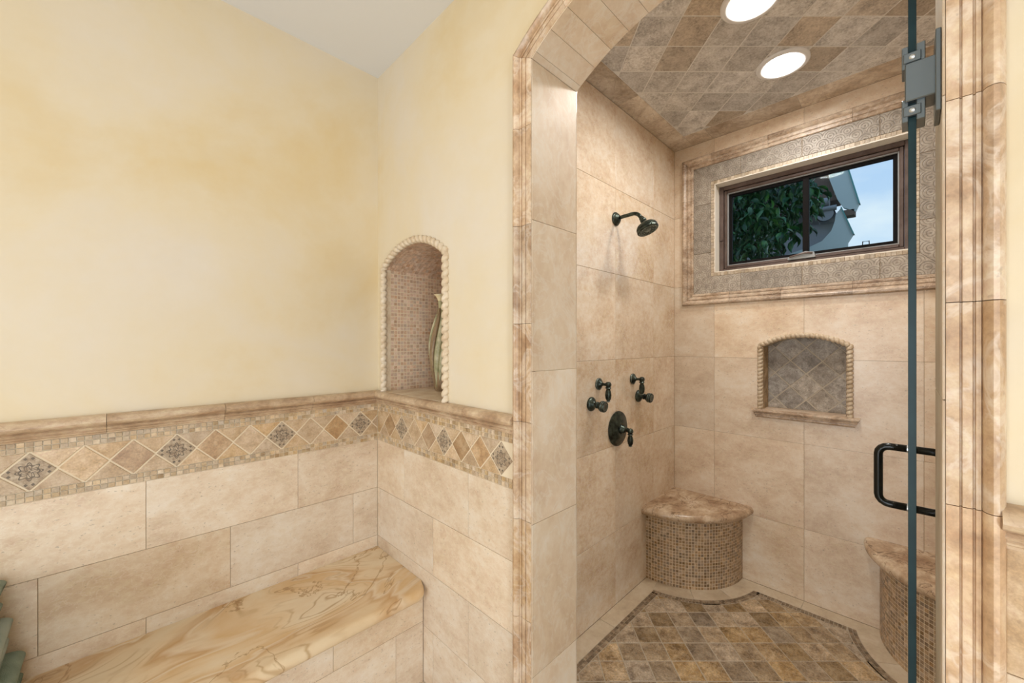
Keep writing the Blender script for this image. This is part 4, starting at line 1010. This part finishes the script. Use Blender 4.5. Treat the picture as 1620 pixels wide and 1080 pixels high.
# ---- glass door, open inward
door = empty('shower_door', (.90, -.003, .01)); tag(door, 'frameless clear glass shower door standing open, seen along its edge', 'door'); DO = Vector(door.location)
def dbox(name, mat, *a, c=.001, parent=None):
    m = MB().bbox(*a, c); m.v = [tuple(Vector(p) - DO) for p in m.v]; return m.build(name, mat, parent or door)
DX0, DX1 = .898, 1.66; gy0, gy1 = -.0075, .0015
dbox('pane', 'glass', DX0 + .0015, DX1, gy0, gy1, .012, 2.13, c=.0006)
dbox('glass_edge', 'glass_edge', DX0 - .0005, DX0 + .0022, gy0 - .0002, gy1 + .0002, .012, 2.13, c=.0005)
for zc_ in (1.786, .32):
    hb = dbox('hinge', 'alu', .884, .930, -.029, .0055, zc_ - .030, zc_ + .030, c=.0015)
    dbox('hinge_plate', 'alu', .876, .940, JR + .0002, -.0275, zc_ - .060, zc_ + .064, parent=hb)
    for a, b in ((zc_ + .024, zc_ + .060), (zc_ - .060, zc_ - .024)):
        dbox('clamp', 'alu', .8895, .930, gy1 - .0002, .0090, a, b, parent=hb); dbox('clamp', 'alu', .8895, .930, -.0175, gy0 + .0002, a, b, parent=hb)
        zs = (a + b) / 2
        dbox('clamp_bridge', 'alu', .8875, .8955, -.0130, .0072, zs - .010, zs + .006, parent=hb)
        m = MB().lathe([(0, .0022), (.0030, .0018), (.0042, 0)], (.8876, -.003, zs - .002), (-1, 0, 0), 14); m.v = [tuple(Vector(p) - DO) for p in m.v]; m.build('screw', 'alu_l', hb, smooth=True)
hz, hl = .988, .084
pts = [(0, hl), (.040, hl)] + [(.040 + .024 * math.sin(a), hl - .024 + .024 * math.cos(a)) for a in (.4, .8, 1.2, PI / 2)] + [(.064, -hl + .024)] + [(.040 + .024 * math.cos(a), -hl + .024 - .024 * math.sin(a)) for a in (.4, .8, 1.2, PI / 2)] + [(0, -hl)]
for sg in (1, -1):
    m = MB().tube([(1.60, (gy1 if sg > 0 else gy0) + sg * p, hz + q) for p, q in pts], .0105, 14); m.v = [tuple(Vector(p) - DO) for p in m.v]
    hn = m.build('handle', 'black', door, smooth=True)
    for q in (hl, -hl):
        yb = gy1 if sg > 0 else gy0
        m = MB().tube([(1.60, yb, hz + q), (1.60, yb + sg * .004, hz + q)], .0118, 14); m.v = [tuple(Vector(p) - DO) for p in m.v]; m.build('washer', 'alu_l', hn)

# ---- vase in the niche
VB = (1.088, 1.552, 1.1515)
vase = empty('vase', VB); tag(vase, 'slender green ceramic vase wrapped in leaf shapes with yellow lip, in the arched niche', 'vase')
vp = [(0, 0), (.036, 0), (.040, .004), (.043, .03), (.050, .07), (.059, .12), (.064, .17), (.062, .22), (.053, .27), (.040, .31), (.027, .345), (.018, .37), (.0125, .39), (.011, .42), (.0125, .435)]
MB().lathe(vp, (0, 0, 0), (0, 0, 1), 32).build('body', 'vase', vase, smooth=True)
MB().lathe([(.0, -.0004), (.0385, 0), (.0425, .004), (.0455, .03), (.0525, .07), (.056, .09), (.053, .092)], (0, 0, 0), (0, 0, 1), 32).build('foot_glaze', 'vbrown', vase, smooth=True)
MB().lathe([(.0118, .425), (.014, .437), (.019, .447), (.026, .453), (.027, .4555), (.021, .452), (.013, .444), (.009, .43)], (0, 0, 0), (0, 0, 1), 24).build('lip', 'vlip', vase, smooth=True)
def vbend():
    for ch in vase.children:
        for v in ch.data.vertices: v.co.y += .028 * max(v.co.z / .455, 0) ** 3; v.co.x -= .006 * max(v.co.z / .455, 0) ** 3
def vr(z):
    for (r0, z0_), (r1, z1_) in zip(vp[1:], vp[2:]):
        if z0_ <= z <= z1_: return r0 + (r1 - r0) * (z - z0_) / max(z1_ - z0_, 1e-6)
    return vp[-1][0]
for k in range(13):
    a0 = k * 2 * PI / 13 + .3; hgt = (.36, .30, .39)[k % 3]; st = (.02, .05, .01)[k % 3]; tw = .9; rows = []
    for i in range(15):
        s_ = i / 14; z = st + (hgt - st) * s_; a = a0 + tw * s_; wd = .0145 * math.sin(PI * min(1, s_ * .93 + .04)) ** .8 + .0008; r = vr(z) + .0012
        flare = .010 * max(0, math.sin(PI * s_ * .9)) * (k % 2)
        row = []
        for q in (-1, -.5, 0, .5, 1):
            aa = a + q * wd / max(r, .012); rr = r + .0035 * (1 - q * q) + flare * .5; row.append((math.cos(aa) * rr, math.sin(aa) * rr, z))
        for q in (1, 0, -1):
            aa = a + q * wd / max(r, .012); rr = r - .002; row.append((math.cos(aa) * rr, math.sin(aa) * rr, z))
        rows.append(row)
    MB().rings(rows).build('leaf_relief', 'vleaf' if k % 3 != 2 else 'vbrown', vase, smooth=True)

vbend()
# ================================================================== OUTSIDE
gd = MB().box(-40, 40, -40, 40, -.3, -.122).build('ground', 'ground'); tag(gd, kind='structure')
# exterior skin of the shower wall is the back of wall_shower_back; neighbouring house with tiled eaves
house = empty('house', (5.6, 1.3, -.12)); tag(house, 'neighbouring house corner with pale green eave boards and grey barrel tiles', 'building'); HO = Vector(house.location)
def hmesh(m, name, mat, parent=None, smooth=False):
    m.v = [tuple(Vector(p) - HO) for p in m.v]; return m.build(name, mat, parent or house, smooth)
def yz_slab(pts, x0, x1): return MB().rings([[(x0, y, z) for y, z in pts], [(x1, y, z) for y, z in pts]])
hmesh(MB().box(5.45, 6.6, .70, 3.6, -.12, 3.1), 'wall', 'stucco_d')
f1 = hmesh(yz_slab([(.62, 3.62), (.545, 3.62), (.339, 2.709), (.366, 2.640), (.455, 2.70), (.500, 2.79), (.56, 3.0)], 5.0, 5.05), 'eave_board', 'fascia')
hmesh(yz_slab([(.549, 3.62), (.538, 3.62), (.331, 2.707), (.342, 2.707)], 4.985, 5.06), 'drip_edge', 'drip', f1)
hmesh(MB().bbox(5.0, 5.12, .370, .50, 2.612, 2.672, .004), 'rafter_tail', 'soffit')
hmesh(MB().box(5.06, 5.5, .53, 1.6, 2.86, 3.6), 'soffit', 'soffit')
hmesh(MB().bbox(5.055, 5.3, .50, .62, 2.80, 2.86, .004), 'rafter', 'soffit')
f2 = hmesh(yz_slab([(.4717, 2.698), (.381, 2.4225), (.419, 2.355), (.43, 2.20), (.95, 2.05), (.95, 2.30), (.72, 2.36), (.62, 2.40), (.545, 2.49), (.518, 2.58), (.512, 2.64)], 4.99, 5.04), 'eave_board', 'fascia')
hmesh(yz_slab([(.475, 2.705), (.466, 2.705), (.372, 2.4225), (.383, 2.4225)], 4.975, 5.05), 'drip_edge', 'drip', f2)
hmesh(MB().tube([(5.0, .560, 2.783), (5.0, .98, 2.80)], .043, 20), 'roof_tile', 'clay', smooth=40)
hmesh(MB().tube([(4.99, .505, 2.712), (4.99, .64, 2.716)], .026, 18), 'roof_tile', 'clay', smooth=40)
hmesh(MB().lathe([(.078, 0), (.078, .5), (.068, .5), (.068, .004), (0, .004)], (4.98, .593, 2.665), (1, 0, 0), 28), 'roof_tile', 'clay', smooth=40)
hmesh(MB().box(5.1, 5.44, .52, 1.7, 2.05, 2.60), 'rake_wall', 'stucco_d')

# tree between the wall and the house
tree = empty('tree', (4.0, 1.25, -.12)); tag(tree, 'leafy green tree outside the shower window', 'tree'); TO = Vector(tree.location)
m = MB().tube([(0, 0, 0), (.02, -.02, .8), (-.05, .02, 1.6), (-.02, -.08, 2.3), (.03, -.14, 3.0)], [.06, .05, .042, .03, .012], 10); m.build('trunk', 'bark', tree, smooth=True)
for a in range(7):
    z = 1.6 + a * .19; an = a * 2.3; m = MB().tube([(-.04, 0, z), (-.04 + .25 * math.cos(an), -.15 + .25 * math.sin(an), z + .15), (-.04 + .45 * math.cos(an), -.3 + .4 * math.sin(an), z + .18)], [.02, .012, .005], 7); m.build('branch', 'bark', tree, smooth=True)
def leaf_pts(L, W):
    pts = [(0, 0, 0)]; n = 5
    P = [(0, 0, 0), (.25 * L, .38 * W, .010), (.25 * L, 0, 0), (.25 * L, -.38 * W, .010), (.55 * L, .46 * W, .012), (.55 * L, 0, -.004), (.55 * L, -.46 * W, .012), (.82 * L, .22 * W, .002), (.82 * L, 0, -.012), (.82 * L, -.22 * W, .002), (L, 0, -.03)]
    F = [(0, 2, 1), (0, 3, 2), (1, 2, 5, 4), (2, 3, 6, 5), (4, 5, 8, 7), (5, 6, 9, 8), (7, 8, 10), (8, 9, 10)]
    return P, F
P, Fc = leaf_pts(.088, .042)
lm = MB().add(P, Fc).mesh('leaf', 'leaf', True, fix=False)
rng = random.Random(11)
def leaf_pose(front):
    while True:
        x = rng.uniform(3.45, 4.5); y = rng.uniform(.52, 1.75); z = rng.uniform(1.75, 3.15)
        lim = .50 + max(0, (2.40 - z)) * .55 + max(0, 2.62 - z) * .25 + (x - 3.8) * .13 + .10 * mnoise.noise(Vector((x * 3, 1, z * 4)))
        if y < lim: continue
        if front and x > 3.95: continue
        if mnoise.noise(Vector((x * 3.2, y * 3.2, z * 3.2))) < (-.12 if front else -.05): continue
        break
    R = Matrix.Rotation(rng.uniform(0, 2 * PI), 4, 'Z') @ Matrix.Rotation(rng.uniform(.1, 1.25), 4, 'Y') @ Matrix.Rotation(rng.uniform(-.9, .9), 4, 'X')
    return Vector((x, y, z)) - TO, R, rng.uniform(.75, 1.25)
for k in range(280):
    p, R, s_ = leaf_pose(True)
    o = link('leaf', lm, tree, p); o.rotation_euler = R.to_euler(); o.scale = (s_,) * 3
m = MB()
for k in range(3400):
    p, R, s_ = leaf_pose(False); m.add([p + (R @ (Vector(q) * s_)) for q in P], Fc)
tag(m.build('foliage', 'leaf_i', tree, True, fix=False), kind='stuff')
